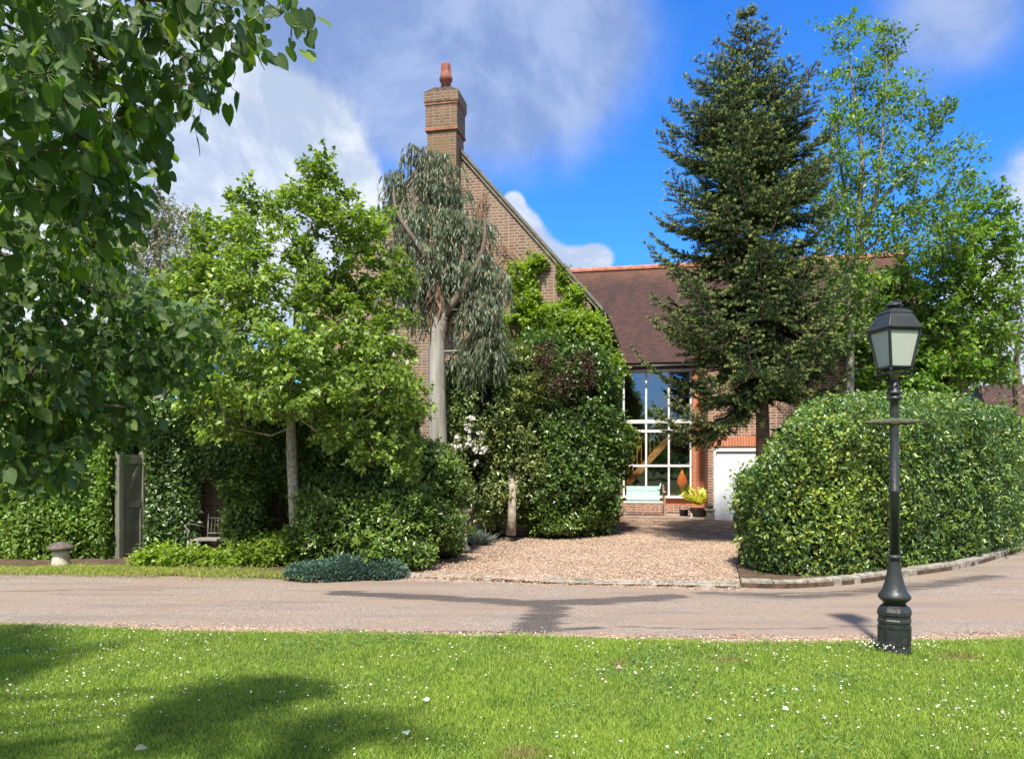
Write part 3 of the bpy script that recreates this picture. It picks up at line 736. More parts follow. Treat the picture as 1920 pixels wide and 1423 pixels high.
# lower roof over the garage block
mb = MB(); roof_plane(mb, 2.7, 9.6, 2.95, 4.60, 7.0, 6.46, 40); mb.build('roof', M['tile'], H)
mb = MB(); mb.add([(2.7, 2.97, 4.53), (9.6, 2.97, 4.53), (9.6, 7.0, 6.40), (2.7, 7.0, 6.40)], [(0, 3, 2, 1)])
mb.add([(2.7, 2.95, 4.5), (2.7, 7.0, 4.5), (2.7, 7.0, 6.44), (2.7, 2.95, 4.58)], [(0, 1, 2, 3)]); mb.build('eaves_board', M['black_iron'], H)
# wing front wall with the tall glazed opening
xr, Dr = hx(1298, 5.2); xp, _ = hx(1321, 5.2)
GT = 4.42
mb = MB(); mb.box(0.001, xr, 5.2, 5.5, .10, .34); mb.build('wall', M['brick_wing'], H)
mb = MB(); mb.box(0.001, xr, 5.2, 5.5, .341, .585); mb.build('wall', M['brick_soldier'], H)
mb = MB(); mb.box(xr, xp + .3, 5.14, 5.5, 0, GT); mb.build('brick_pier', M['brick_red'], H)
mb = MB(); mb.box(0.001, xp + .3, 5.2, 5.5, GT + .001, 4.62); mb.build('wall', M['brick_wing'], H)
for (x0, x1, z, r, mt) in ((.0, 2.9, 4.50, .045, 'black_iron'), (.25, 2.8, 4.40, .028, 'white')):
    mb = MB(); mb.tube([(x0, 4.86 if r > .04 else 5.05, z), (x1, 4.86 if r > .04 else 5.05, z)], r, 8); mb.build('gutter' if r > .04 else 'rail', M[mt], H)
gw = empty('glazed_window', (0, 0, 0)); gw.parent = H
mx = [hx(a, 5.2)[0] for a in (1169.5, 1211.5, 1254, 1295)]
tz = [hz(a, 23.3) for a in (929, 873, 808, 790)]
w = .028
for i, x in enumerate([.05] + mx):
    mb = MB(); mb.box(x - w, x + w, 5.19, 5.26, .60, GT if i else GT - .01); mb.build('mullion', M['white'], gw)
for z, hh in ((tz[1], .035), (tz[2], .04), (tz[3], .055), (GT - .04, .035)): mb = MB(); mb.box(.0, mx[3] + w, 5.18, 5.27, z - hh, z + hh); mb.build('transom', M['white'], gw)
mb = MB(); mb.box(-.05, mx[3] + .1, 5.10, 5.30, tz[0] - .07, tz[0]); mb.build('sill', M['white'], gw)
xs = [.05] + mx; zs = [.62, tz[1], tz[2], tz[3], GT - .05]
for i in range(4):
    for j in range(4):
        a = random.uniform(-.006, .006); b = random.uniform(-.004, .004)
        mb = MB(); mb.add([(xs[i], 5.222, zs[j]), (xs[i + 1], 5.222 + a, zs[j]), (xs[i + 1], 5.222 + a + b, zs[j + 1]), (xs[i], 5.222 + b, zs[j + 1])], [(0, 1, 2, 3)])
        mb.build('pane', M['glass'], gw)
# room behind the glass
mb = MB(); mb.box(0.002, 2.9, 5.5, 8.6, .05, .12); mb.build('room_floor', plain('room floor', (0.10, 0.06, 0.04), .6), H)
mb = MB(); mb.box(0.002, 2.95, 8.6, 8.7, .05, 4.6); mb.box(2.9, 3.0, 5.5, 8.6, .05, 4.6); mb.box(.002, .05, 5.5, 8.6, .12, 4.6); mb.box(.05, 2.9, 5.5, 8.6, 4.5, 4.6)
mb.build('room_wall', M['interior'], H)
st = empty('staircase', (0, 0, 0)); st.parent = H
def stx(px): return hx(px, 6.3)
a0, Da = stx(1172); a1, Db = stx(1262)
z0 = hz(921, 24.3); z1 = hz(822, 24.2)
sl2 = (z1 - z0) / (a1 - a0)
ya, yb = 6.25, 6.33
mb = MB(); X1 = 2.75; X0 = .1
for y in (ya, 7.15): mb.prism([(X0, z0 + (X0 - a0) * sl2), (X1, z0 + (X1 - a0) * sl2), (X1, z0 + (X1 - a0) * sl2 + .30), (X0, z0 + (X0 - a0) * sl2 + .30)], y, y + .05, 'y')
mb.build('stringer', M['oak'], st)
mb = MB(); x = X0
while x < X1 - .2:
    zt = z0 + (x + .2 - a0) * sl2 + .12; mb.box(x, x + .24, ya + .06, 7.14, zt - .04, zt); x += .21
mb.build('tread', M['oak'], st)
x = X0 + .08
while x < X1:
    zb = z0 + (x - a0) * sl2 + .30
    mb = MB(); mb.lathe([(.013, 0), (.022, .12), (.012, .25), (.02, .45), (.013, .80)], (x, ya + .025, zb), 6); mb.build('baluster', M['oak'], st); x += .135
mb = MB(); mb.prism([(X0, z0 + (X0 - a0) * sl2 + 1.08), (X1, z0 + (X1 - a0) * sl2 + 1.08), (X1, z0 + (X1 - a0) * sl2 + 1.15), (X0, z0 + (X0 - a0) * sl2 + 1.15)], ya - .01, ya + .06, 'y')
mb.build('handrail', M['oak'], st)
mb = MB()
for k in range(5): mb.box(.06 + k * .09, .10 + k * .09, 5.75, 5.80, .12, 1.55)
mb.box(.05, .48, 5.74, 5.81, 1.5, 1.58); mb.build('newel_screen', M['oak'], st)
# garage block
gx, gD = hx(1338, 3.2); gw_ = 2.15; gz = hz(838, gD) ; g1 = gx + gw_
mb = MB(); mb.box(xp, gx, 3.2, 3.5, 0, 4.6); mb.box(gx, g1, 3.2, 3.5, gz + .231, 4.6)
wx0, wD = hx(1597, 3.2); wx1, _ = hx(1668, 3.2); wz0, wz1 = hz(745, wD), hz(688, wD)
mb.box(g1, wx0, 3.2, 3.5, 0, 4.6); mb.box(wx0, wx1, 3.2, 3.5, 0, wz0); mb.box(wx0, wx1, 3.2, 3.5, wz1, 4.6); mb.box(wx1, 9.4, 3.2, 3.5, 0, 4.6)
mb.build('wall', M['brick_wing'], H)
mb = MB(); mb.box(xp, xp + .3, 3.502, 5.13, 0, 4.6); mb.build('wall', M['brick_wing'], H)
mb = MB(); mb.box(9.1, 9.4, 3.502, 13, 0, 4.6); mb.prism([(4.9, 4.6), (13.3, 4.6), (9.1, 8.4)], 9.1, 9.4, 'x'); mb.build('wall', M['brick_wing'], H)
mb = MB(); prof = [(gx - .12, gz + .02), (g1 + .12, gz + .02)] + [(g1 + .12 - (gw_ + .24) * k / 10, gz + .235 + .06 * math.sin(math.pi * k / 10)) for k in range(11)]
mb.prism(prof, 3.188, 3.36, 'y'); mb.build('arch', M['brick_soldier'], H)
dr = empty('garage_door', (0, 0, 0)); dr.parent = H
mb = MB(); mb.box(gx, gx + .07, 3.22, 3.32, .02, gz - .0); mb.box(g1 - .07, g1, 3.22, 3.32, .02, gz); mb.box(gx + .07, g1 - .07, 3.22, 3.32, gz - .12, gz + .10)
mb.build('frame', M['white'], dr)
mb = MB(); x = gx + .09
while x < g1 - .09: mb.box(x, min(x + .108, g1 - .09), 3.265, 3.30, .03, gz - .121); x += .112
mb.box(gx + .071, g1 - .071, 3.301, 3.34, .03, gz - .121); mb.build('door_boards', M['white_door'], dr)
mb = MB(); mb.box(gx + 1.0, gx + 1.12, 3.23, 3.265, 1.0, 1.03); mb.build('handle', M['black_iron'], dr)
def window(x0, x1, z0, z1, y, nx=2, nz=2):
    w = empty('window', (0, 0, 0)); w.parent = H
    mb = MB(); f = .06
    mb.box(x0, x0 + f, y, y + .08, z0, z1); mb.box(x1 - f, x1, y, y + .08, z0, z1); mb.box(x0 + f, x1 - f, y, y + .08, z0, z0 + f); mb.box(x0 + f, x1 - f, y, y + .08, z1 - f, z1)
    for i in range(1, nx): c = x0 + (x1 - x0) * i / nx; mb.box(c - .02, c + .02, y + .01, y + .07, z0 + f, z1 - f)
    for i in range(1, nz): c = z0 + (z1 - z0) * i / nz; mb.box(x0 + f, x1 - f, y + .015, y + .065, c - .018, c + .018)
    mb.build('frame', M['white'], w)
    mb = MB(); mb.add([(x0 + f, y + .05, z0 + f), (x1 - f, y + .05, z0 + f), (x1 - f, y + .052, z1 - f), (x0 + f, y + .052, z1 - f)], [(0, 1, 2, 3)]); mb.build('pane', M['glass'], w)
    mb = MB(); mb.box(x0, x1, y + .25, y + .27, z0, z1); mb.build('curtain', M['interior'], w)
window(wx0 + .01, wx1 - .01, wz0 + .01, wz1 - .01, 3.22)
lx1, lD = hx(740, 0); window(lx1 - .75, lx1, hz(672, lD), hz(612, lD), -.02)
# chimney
ch = empty('chimney', (0, 0, 0)); ch.parent = H
cx0, _ = hx(798, -.45); cx1, cD = hx(857, -.45)
zc = [hz(a, cD) for a in (166, 188, 236)]
mb = MB(); mb.box(cx0 + .03, cx1 - .03, -.42, .28, 5.0, zc[2] - .07); mb.build('stack', M['brick_chimney'], ch)
mb = MB(); mb.box(cx0, cx1, -.45, .31, zc[2], zc[1] - .06); mb.build('stack', M['brick_chimney'], ch)
mb = MB(); mb.box(cx0 - .015, cx1 + .015, -.465, .325, zc[2] - .07, zc[2]); BM_ = plain('chimney band', (.30, .13, .07), .85, var=.3); mb.build('band', BM_, ch); mb = MB(); mb.box(cx0 - .02, cx1 + .02, -.47, .33, zc[1] - .06, zc[1]); mb.build('band', BM_, ch)
mb = MB(); mb.box(cx0 - .035, cx1 + .035, -.485, .345, zc[1], zc[0] - .03); mb.build('cap', M['brick_chimney'], ch)
mb = MB(); mb.prism([(cx0 - .03, zc[0] - .03), (cx1 + .03, zc[0] - .03), ((cx0 + cx1) / 2 + .2, zc[0] + .06), ((cx0 + cx1) / 2 - .2, zc[0] + .06)], -.47, .33, 'y'); mb.build('flaunching', M['dark_stone'], ch)
mb = MB(); hp = hz(119, cD + .4) - zc[0]
mb.lathe([(.125, 0), (.12, hp * .42), (.155, hp * .46), (.165, hp * .55), (.15, hp * .60), (.125, hp * .72), (.10, hp * .78), (.105, hp * .97), (.085, hp)], ((cx0 + cx1) / 2, -.05, zc[0] + .02), 20)
for k in range(8):
    a = k * math.pi / 4; c = ((cx0 + cx1) / 2 + .115 * math.cos(a), -.05 + .115 * math.sin(a)); mb.box(c[0] - .012, c[0] + .012, c[1] - .012, c[1] + .012, zc[0] + hp * .72, zc[0] + hp * .98)
mb.build('chimney_pot', M['clay'], ch)
mb = MB(); mb.box(-.1, 2.6, 3.6, 5.19, .0, .085); mb.box(1.0, 2.85, 3.35, 3.6, .0, .08); mb.build('step', plain('terrace paving', (.30, .22, .18), .9, var=.25, vs=6, bump=.4), H)

# distant cottage past the hedge on the right
C = empty('cottage', (29.5, 42, 0), R(-15)); tag(C, 'distant cottage with orange brick wall seen past the right end of the hedge', 'cottage')
mb = MB(); mb.box(-2.5, 6, 0, 6, 0, 4.0); mb.build('wall', M['brick_red'], C)
mb = MB(); mb.prism([(-.3, 3.9), (6.3, 3.9), (3, 6.2)], -2.8, 6.3, 'x'); mb.build('roof', M['tile'], C)

# garden wall and gate
GW = empty('garden_wall', (-6.05, 13.3, 0)); tag(GW, 'old dark brick garden wall behind the ivy, iron seat and birch trunk', 'wall')
mb = MB(); mb.box(0, 4.42, 0, .25, 0, 2.35); mb.build('brickwork', M['brick_garden'], GW)
mb = MB(); mb.box(-.02, 4.44, -.03, .28, 2.351, 2.42); mb.build('coping', M['dark_stone'], GW)
ga = G(219, 1047, .04); gb = G(266, 1040, .04)
gl = np.linalg.norm(gb[:2] - ga[:2]); GT_ = empty('garden_gate', (ga[0], ga[1], .04), math.atan2(gb[1] - ga[1], gb[0] - ga[0])); tag(GT_, 'closed grey green boarded garden gate between the left hedge and the ivy', 'gate')
mb = MB(); mb.box(0, .085, -.05, .04, 0, 1.75); mb.build('post', M['gate'], GT_)
mb = MB(); mb.box(gl - .01, gl + .05, -.04, .05, 0, 1.75); mb.build('post', M['gate'], GT_)
mb = MB(); x = .09
while x < gl - .02: mb.box(x, min(x + .085, gl - .015), 0, .025, .03, 1.70); x += .088
mb.build('boards', M['gate'], GT_)
for z in (.05, .82, 1.55): mb = MB(); mb.box(.09, gl - .02, -.024, -.001, z, z + .1); mb.build('ledge', M['gate'], GT_)
mb = MB(); mb.box(gl - .06, gl - .02, -.03, -.001, .16, .80); mb.build('stile', M['gate'], GT_)
mb = MB(); mb.prism([(.10, .93), (.16, .93), (gl - .04, 1.54), (gl - .10, 1.54)], -.022, -.001, 'y'); mb.build('brace', M['gate'], GT_)

#@@PROPS@@
# ------------------------------------------------------------------ lamp post
L = G(1677, 1228); LD = L[1]
def lzp(py): return CAMZ + (HZ - py) / FPX * LD
def lr(px): return px / FPX * LD               # pixels -> metres at the lamp
LPO = empty('lamp_post', (L[0], L[1], 0), R(14)); tag(LPO, 'black cast iron lamp post with four sided lantern, standing at the lawn edge', 'lamp post')
mb = MB(); ph = math.pi / 8
mb.lathe([(lr(30), -.05), (lr(30), .05), (lr(29), .08), (lr(29), lzp(1166)), (lr(30.5), lzp(1164)), (lr(30.5), lzp(1160)), (lr(29), lzp(1158)), (lr(29), lzp(1153)), (lr(31), lzp(1150)), (lr(31), lzp(1144)), (lr(28), lzp(1138)), (lr(21), lzp(1133))], n=8, smooth=False, ph=ph)
mb.build('base', M['black_iron'], LPO, bevel=.004)
mb = MB()
for k in range(8):
    a = k * math.pi / 4; rr_ = lr(29) * math.cos(ph) ; c, s = math.cos(a), math.sin(a)
    for off in (-.036, .036):
        q = [(rr_ * c - off * s - .004 * s, rr_ * s + off * c + .004 * c), (rr_ * c - off * s + .004 * s, rr_ * s + off * c - .004 * c)]
        q2 = [(x + .006 * c, y + .006 * s) for x, y in q]
        pr = [q[0], q[1], q2[1], q2[0]]; mb.prism(pr if 1 else pr, .1, lzp(1173), 'z')
    tq = [(rr_ * c + .036 * s, rr_ * s - .036 * c), (rr_ * c - .036 * s, rr_ * s + .036 * c)]; tq2 = [(x + .006 * c, y + .006 * s) for x, y in tq]
    mb.prism([tq[0], tq[1], tq2[1], tq2[0]], lzp(1174), lzp(1172), 'z')
mb.build('panel_moulding', M['black_iron'], LPO)
mb = MB(); a = -math.pi / 2 + math.pi / 4 * 0
a = -math.pi / 2; c, s = math.cos(a), math.sin(a); rr_ = lr(29) * math.cos(ph) + .003
# small arched badge and lock on the door panel that faces the road side
arc = [(.026 * math.cos(q), .016 * math.sin(q)) for q in np.linspace(0, math.pi, 9)]
mb.tube([(x, -rr_, .17 + z) for x, z in arc], .0022, 5); mb.build('badge', M['black_iron'], LPO); mb = MB()
mb.lathe([(.006, -.004), (.006, .004)], (0.0, -rr_, .27), 10); mb.build('lock', M['black_iron'], LPO)
mb = MB()
mb.lathe([(lr(20), lzp(1134)), (lr(20), lzp(1128)), (lr(25), lzp(1124)), (lr(28.5), lzp(1120)), (lr(28.5), lzp(1116)), (lr(24), lzp(1110)), (lr(21), lzp(1105)), (lr(16), lzp(1088)), (lr(12.5), lzp(1070)), (lr(10.5), lzp(1055)),
          (lr(10.5), lzp(1048)), (lr(13), lzp(1046)), (lr(13), lzp(1042)), (lr(9), lzp(1039))], n=16)
mb.build('bell', M['black_iron'], LPO)
mb = MB()
mb.lathe([(lr(8.8), lzp(1042)), (lr(8.6), lzp(925)), (lr(10), lzp(923)), (lr(10), lzp(919)), (lr(8.2), lzp(917)), (lr(7.8), lzp(800)), (lr(7.8), lzp(770)), (lr(7.6), lzp(752)), (lr(13.5), lzp(749)), (lr(13.5), lzp(745)), (lr(9.5), lzp(743)), (lr(9.5), lzp(741)),
          (lr(14), lzp(739)), (lr(14), lzp(735)), (lr(8), lzp(732)), (lr(7.5), lzp(714)), (lr(5), lzp(712))], n=20)
mb.build('column', M['black_iron'], LPO)
mb = MB(); zb = lzp(791); A = lr(60); ax = (math.cos(-R(14)), math.sin(-R(14)))
prof = [(-1, .10), (-.97, .16), (-.9, .12), (-.6, .35), (-.35, .52), (-.28, .4), (-.16, .45), (-.1, .75), (.1, .75), (.16, .45), (.28, .4), (.35, .52), (.6, .35), (.9, .12), (.97, .16), (1, .10)]
mb.tube([(q * A * ax[0], q * A * ax[1], zb + (.004 * q)) for q, r in prof], [r * .060 for q, r in prof], 10); mb.build('ladder_bar', M['mossy_iron'], LPO)
LN = empty('lantern', (0, 0, 0)); LN.parent = LPO
zb0, zb1, zt0 = lzp(694), lzp(690), lzp(621)
rb, rtp = lr(29.5), lr(44)                       # half-diagonal-ish radii of the square frames
lrot = R(-14) + R(8)                             # lantern turned slightly on the column
def sq(r, z, sc=1.0):
    return [(r * sc * math.cos(lrot + math.pi / 4 + k * math.pi / 2), r * sc * math.sin(lrot + math.pi / 4 + k * math.pi / 2), z) for k in range(4)]
def sqr(mb, r, z, w):
    q = sq(r, z)
    for k in range(4): mb.tube([q[k], q[(k + 1) % 4]], w, 4, smooth=False)
mb = MB(); qb, qt = sq(rb, zb1), sq(rtp, zt0)
for k in range(4): mb.tube([qb[k], qt[k]], .0125, 4, smooth=False)
sqr(mb, rb, zb1, .012); sqr(mb, rb * 1.02, zb0 - .03, .008); sqr(mb, rtp, zt0, .014)
for k in range(4): mb.tube([sq(rb * 1.02, zb0 - .03)[k], qb[k]], .008, 4)
mb.build('frame', M['black_iron'], LN)
for k in range(4):
    k2 = (k + 1) % 4; mb = MB(); I = .96
    vs = [sq(rb, zb1 + .012, I)[k], sq(rb, zb1 + .012, I)[k2], sq(rtp, zt0 - .012, I)[k2], sq(rtp, zt0 - .012, I)[k]]
    mb.add(vs, [(0, 1, 2, 3)]); mb.build('glass_panel', M['frosted'], LN)
mb = MB(); n4 = [(rtp * 1.02, zt0), (rtp * 1.13, zt0 + .008), (rtp * 1.13, zt0 + .02), (rtp * 1.02, zt0 + .028), (rtp * .80, lzp(596)), (rtp * .70, lzp(591)), (rtp * .73, lzp(590)), (rtp * .71, lzp(587)), (rtp * .55, lzp(583)), (rtp * .28, lzp(579))]
mb.lathe(n4, n=4, smooth=False, ph=lrot + math.pi / 4)
mb.lathe([(lr(8.5), lzp(581)), (lr(8.5), lzp(577)), (lr(15), lzp(575)), (lr(15.5), lzp(573)), (lr(10), lzp(569)), (lr(3), lzp(565))], n=16); mb.build('hood', M['black_iron'], LN, bevel=.003)
mb = MB()
for k in range(4):
    b = sq(rb * 1.02, zb0 - .03)[k]; mb.tube([b, (b[0] * .85, b[1] * .85, b[2] - .035), (b[0] * .25, b[1] * .25, lzp(716)), (0, 0, lzp(719))], .0075, 6)
mb.build('bracket', M['black_iron'], LN)
mb = MB(); mb.lathe([(.012, lzp(716)), (.03, lzp(708)), (.045, lzp(699)), (.05, lzp(692))], n=12); mb.build('burner', plain('aged brass', (.22, .20, .08), .5, .3), LN)

# ------------------------------------------------------------------ stone toadstool, birdbath, stones
c = G(114, 1061, .045); e = empty('staddle_stone', c); tag(e, 'mushroom shaped stone with dark cap standing before the left hedge', 'garden stone')
mb = MB(); s_ = c[1] / FPX; mb.lathe([(17 * s_, -.03), (16 * s_, 6 * s_), (12.5 * s_, 26 * s_), (11 * s_, 32 * s_)], n=14); o = mb.build('stem', M['stone'], e)
mb = MB(); mb.lathe([(8 * s_, 30 * s_), (21 * s_, 31 * s_), (23.5 * s_, 33 * s_), (22 * s_, 37 * s_), (14 * s_, 43 * s_), (4 * s_, 45.5 * s_)], n=18); o = mb.build('cap', M['dark_stone'], e)
for ob in e.children:
    for v in ob.data.vertices: q = nse(np.array([v.co]) * 9, 1)[0] * .008; v.co.x += q; v.co.y -= q
c = P(868, 985, 13.6); e = empty('birdbath', (c[0], c[1], .05)); tag(e, 'small pale stone birdbath among shrubs left of the white flowers', 'birdbath')
zt = P(868, 954, 13.6)[2] - .05; s_ = 13.6 / FPX
mb = MB(); mb.lathe([(14 * s_, 0), (14 * s_, .05), (9 * s_, .09), (7.5 * s_, .3), (7 * s_, zt - .2), (9 * s_, zt - .15), (8 * s_, zt - .12)], n=16); mb.build('pedestal', M['stone'], e)
mb = MB(); mb.lathe([(8 * s_, zt - .12), (11 * s_, zt - .07), (15 * s_, zt - .05), (17.5 * s_, zt - .03), (17.5 * s_, zt), (14 * s_, zt - .01), (4 * s_, zt - .03)], n=20); mb.build('basin', M['stone'], e)
def rock(c, r, lab, k):
    mb = MB(); bm_v = []
    th = np.linspace(0, math.pi, 7); prof = [(max(.02, math.sin(q)) * 1.0, -math.cos(q)) for q in th]
    mb.lathe([(p_[0] * r[0], p_[1] * r[2]) for p_ in prof], (0, 0, 0), 10, sy=r[1] / r[0])
    o = mb.build('edging_rock', M['edging']); o.location = (c[0], c[1], c[2]); o.rotation_euler = (0, 0, k * 1.1)
    for v in o.data.vertices:
        q = nse(np.array([v.co]) * 6 + k * 3, 1)[0] * .25; v.co.x *= 1 + q; v.co.y *= 1 - q; v.co.z *= 1 + q * .6
    tag(o, lab, 'rock', 'rough rocks edging the flower bed')
for k, (px, py, rx, lab) in enumerate(((905, 1021, .16, 'rough brown rock at the bed corner beside the blue grey tuft'), (985, 1003, .20, 'flat brown rock below the pale shrub trunk'),
        (1065, 1001, .18, 'brown edging rock under the middle of the dark shrubs'), (1072, 1000, .1, 'small rock tucked against a bigger edging rock'), (1120, 985, .15, 'dark rock at the foot of the creeper near the bench'),
        (1140, 970, .13, 'farthest edging rock beside the green bench'), (945, 1012, .12, 'small reddish rock left of the pale shrub trunk'))):
    c = G(px, py, .03); rock(c, (rx, rx * .7, rx * .45), lab, k)

# ------------------------------------------------------------------ iron garden seat at the left
c = P(393, 1046, 12.75); SE = empty('iron_garden_seat', (c[0], c[1], .05)); tag(SE, 'pale iron garden seat with scrolled arm, half hidden by ivy against the brick wall', 'garden seat')
s_ = 12.75 / FPX; zs_ = P(0, 1012, 12.6)[2] - .05; zk = P(0, 966, 12.9)[2] - .05
x0, x1 = (362 - 393) * s_, (362 - 393) * s_ + 1.05
mb = MB()
for k in range(6): mb.box(x0 + .03, x1 - .03, -.20 + k * .07, -.20 + k * .07 + .055, zs_ - .012, zs_ + .012)
mb.build('seat', M['metal_seat'], SE)
mb = MB(); bx0 = (384 - 393) * s_
mb.tube([(x0 + .16, .2, zs_ - .01), (x0 + .16, .25, zk + .02)], .012, 6); mb.tube([(x1 - .16, .2, zs_), (x1 - .16, .25, zk + .02)], .012, 6)
mb.tube([(x0 + .16, .245, zk - .05), (x1 - .16, .245, zk - .05)], .011, 6); mb.tube([(x0 + .16, .21, zs_ + .08), (x1 - .16, .21, zs_ + .08)], .009, 6)
k = x0 + .22
while k < x1 - .18: mb.tube([(k, .21, zs_ + .08), (k, .245, zk - .05)], .006, 5); k += .055
mb.build('backrest', M['metal_seat'], SE)
for sx in (x0, x1):
    mb = MB(); mb.tube([(sx, -.2, zs_), (sx, -.21, zs_ + .10), (sx + .02, -.2, zs_ + .16), (sx - .03, -.21, zs_ + .20), (sx - .045, -.22, zs_ + .25), (sx, -.21, zs_ + .27), (sx + .03, -.1, zs_ + .25), (sx + .12, .18, zs_ + .19)], .012, 6)
    mb.build('arm', M['metal_seat'], SE)
for sx in (x0, x1):
    for y in (-.2, .18): mb = MB(); mb.tube([(sx, y, -.03), (sx, y, zs_ * .5), (sx, y, zs_)], [.016, .013, .015], 6); mb.build('leg', M['metal_seat'], SE)

# ------------------------------------------------------------------ green bench on the terrace
bD = 22.3; s_ = bD / FPX; c = P(1205, 963, bD); BB = empty('garden_bench', (c[0], c[1], .085), -HA * .6); tag(BB, 'wooden bench with pale turquoise slatted back in front of the tall window', 'bench')
def bz(py): return CAMZ + (HZ - py) / FPX * bD - .085
x0, x1 = (1163 - 1205) * s_, (1246 - 1205) * s_
bt, bs = bz(911), bz(940)
mb = MB()
for k in range(3):
    z = bs + .03 + k * (bt - bs - .03) / 3; mb.box(x0 + .19, x1 - .13, .23 + .02 * k, .255 + .02 * k, z, z + (bt - bs - .03) / 3 - .012)
mb.build('backrest', M['teal'], BB, bevel=.004)
mb = MB()
for k in range(4): mb.box(x0 + .06, x1 - .06, -.25 + k * .12, -.25 + k * .12 + .10, bs - .03, bs)
mb.build('seat', M['teal'], BB, bevel=.004)
mb = MB(); mb.box(x0 + .05, x1 - .05, -.255, -.235, bs - .09, bs - .031); mb.build('seat_rail', M['teak'], BB)
for sx in (x0, x1 - .05):
    for y in (-.26, .22):
        mb = MB(); zt = bs + .24 if y < 0 else bt + .04
        mb.prism([(sx, 0), (sx + .05, 0), (sx + .05, zt), (sx, zt)], y, y + .05, 'y'); mb.build('leg', M['teak'], BB)
    mb = MB(); mb.prism([(-.30, bs + .25), (-.1, bs + .27), (.22, bs + .24), (.22, bs + .28), (-.1, bs + .31), (-.31, bs + .28)], sx - .01, sx + .06, 'x'); mb.build('arm', M['teak'], BB)
mb = MB(); mb.box((x0 + x1) / 2 - .02, (x0 + x1) / 2 + .02, -.25, -.21, 0, bs - .09); mb.build('leg', M['teak'], BB)
mb = MB(); mb.prism([(x1 - .19, bt - .1), (x1 - .12, bt - .1), (x1 - .08, bt + .08), (x1 - .11, bt + .08)], .25, .28, 'y'); mb.build('back_post', M['teal'], BB)

# orange glass ornament on the window ledge inside
ox, oD = hx(1279, 5.75); oc = hw(ox, 5.75, hz(926, oD)); OR = empty('glass_ornament', tuple(oc)); tag(OR, 'orange flame shaped glass ornament behind the lower right window pane', 'ornament')
s_ = oD / FPX
mb = MB(); mb.lathe([(1 * s_, 6 * s_), (5 * s_, 12 * s_), (9 * s_, 18 * s_), (10 * s_, 24 * s_), (8 * s_, 31 * s_), (4 * s_, 38 * s_), (1.2 * s_, 45 * s_)], n=14, sy=.6); mb.build('flame', M['ornament'], OR)
mb = MB(); mb.lathe([(6 * s_, -.5), (6 * s_, -.46), (1.2 * s_, -.42), (1.2 * s_, 10 * s_)], n=10); mb.build('stand', M['black_iron'], OR)

# pots by the pier
def pot(name, px, py, D, r, h, mat, lab, taper=.78):
    c = P(px, py, D); e = empty(name, (c[0], c[1], c[2])); tag(e, lab, 'plant pot' if 'pot' in name else 'container')
    mb = MB(); mb.lathe([(r * taper, 0), (r * .97, h * .88), (r * 1.06, h * .89), (r * 1.06, h), (r * .93, h), (r * .90, h * .9), (.02, h * .88)], n=18); mb.build('pot', mat, e); return e, c
e1, c1 = pot('plant_pot', 1309, 975, 21.7, .24, .34, M['pot_dark'], 'dark round pot of yellow green variegated leaves beside the garage')
e2, c2 = pot('bucket', 1282, 971, 22.0, .13, .24, M['pot_black'], 'small black bucket standing left of the variegated pot plant', .85)
mb = MB(); mb.tube([(-.13, 0, .22), (-.11, 0, .34), (0, 0, .40), (.11, 0, .34), (.13, 0, .22)], .006, 5); mb.build('handle', M['pot_black'], e2)
c = P(1331, 976, 21.0); e = empty('stone_urn', tuple(c)); tag(e, 'short stone pedestal between the pot plant and the white garage door', 'pedestal')
mb = MB(); mb.box(-.11, .11, -.11, .11, 0, .07); mb.box(-.085, .085, -.085, .085, .07, .27); mb.box(-.12, .12, -.12, .12, .27, .33); mb.build('block', M['stone'], e, bevel=.012)
mb = MB(); mb.lathe([(.05, .33), (.09, .36), (.10, .42), (.06, .44)], n=12); mb.build('bowl', M['dark_stone'], e)
c = P(1297, 977, 21.0); e = empty('stone_figure', (c[0], c[1], .03)); tag(e, 'tiny white stone bird figure on the gravel before the pot plant', 'ornament')
mb = MB(); mb.tube([(-.05, 0, .0), (-.03, 0, .05), (0, 0, .11), (.0, 0, .16), (-.02, 0, .19), (-.05, 0, .19)], [.02, .045, .04, .02, .025, .006], 8); mb.tube([(.0, 0, .06), (.07, 0, .02)], [.03, .01], 6); mb.build('body', M['white'], e)
# dead log and twigs at the edge

#@@PLANTS@@
# ------------------------------------------------------------------ plant tools
def ell(D, lst):
    """(px, py, rx, ry, depth offset, depth radius factor) -> centres and radii in metres"""
    out = []
    for e in lst:
        px, py, rx, ry = e[:4]; dd = e[4] if len(e) > 4 else 0.0; kd = e[5] if len(e) > 5 else 1.0
        d = D + dd; s = d / FPX
        out.append((P(px, py, d), np.array([rx * s, max(rx, ry * .6) * s * kd, ry * s])))
    return out
def sample_in(E, n, rng, out=.45):
    vol = np.array([r[0] * r[2] for c, r in E]); k = rng.choice(len(E), n, p=vol / vol.sum())
    C = np.array([c for c, r in E])[k]; Rr = np.array([r for c, r in E])[k]
    return C + Rr * rdir(n, rng) * (rng.uniform(0, 1, n) ** out)[:, None]
def spread(p, dmin, rng):
    """thin points so none are closer than dmin"""
    keep = []; g = {}
    for i in rng.permutation(len(p)):
        c = tuple((p[i] // dmin).astype(int)); ok = True
        for a in (-1, 0, 1):
            for b in (-1, 0, 1):
                for d in (-1, 0, 1):
                    for j in g.get((c[0] + a, c[1] + b, c[2] + d), ()):
                        if ((p[j] - p[i]) ** 2).sum() < dmin * dmin: ok = False; break
                    if not ok: break
                if not ok: break
            if not ok: break
        if ok: keep.append(i); g.setdefault(c, []).append(i)
    return p[keep]
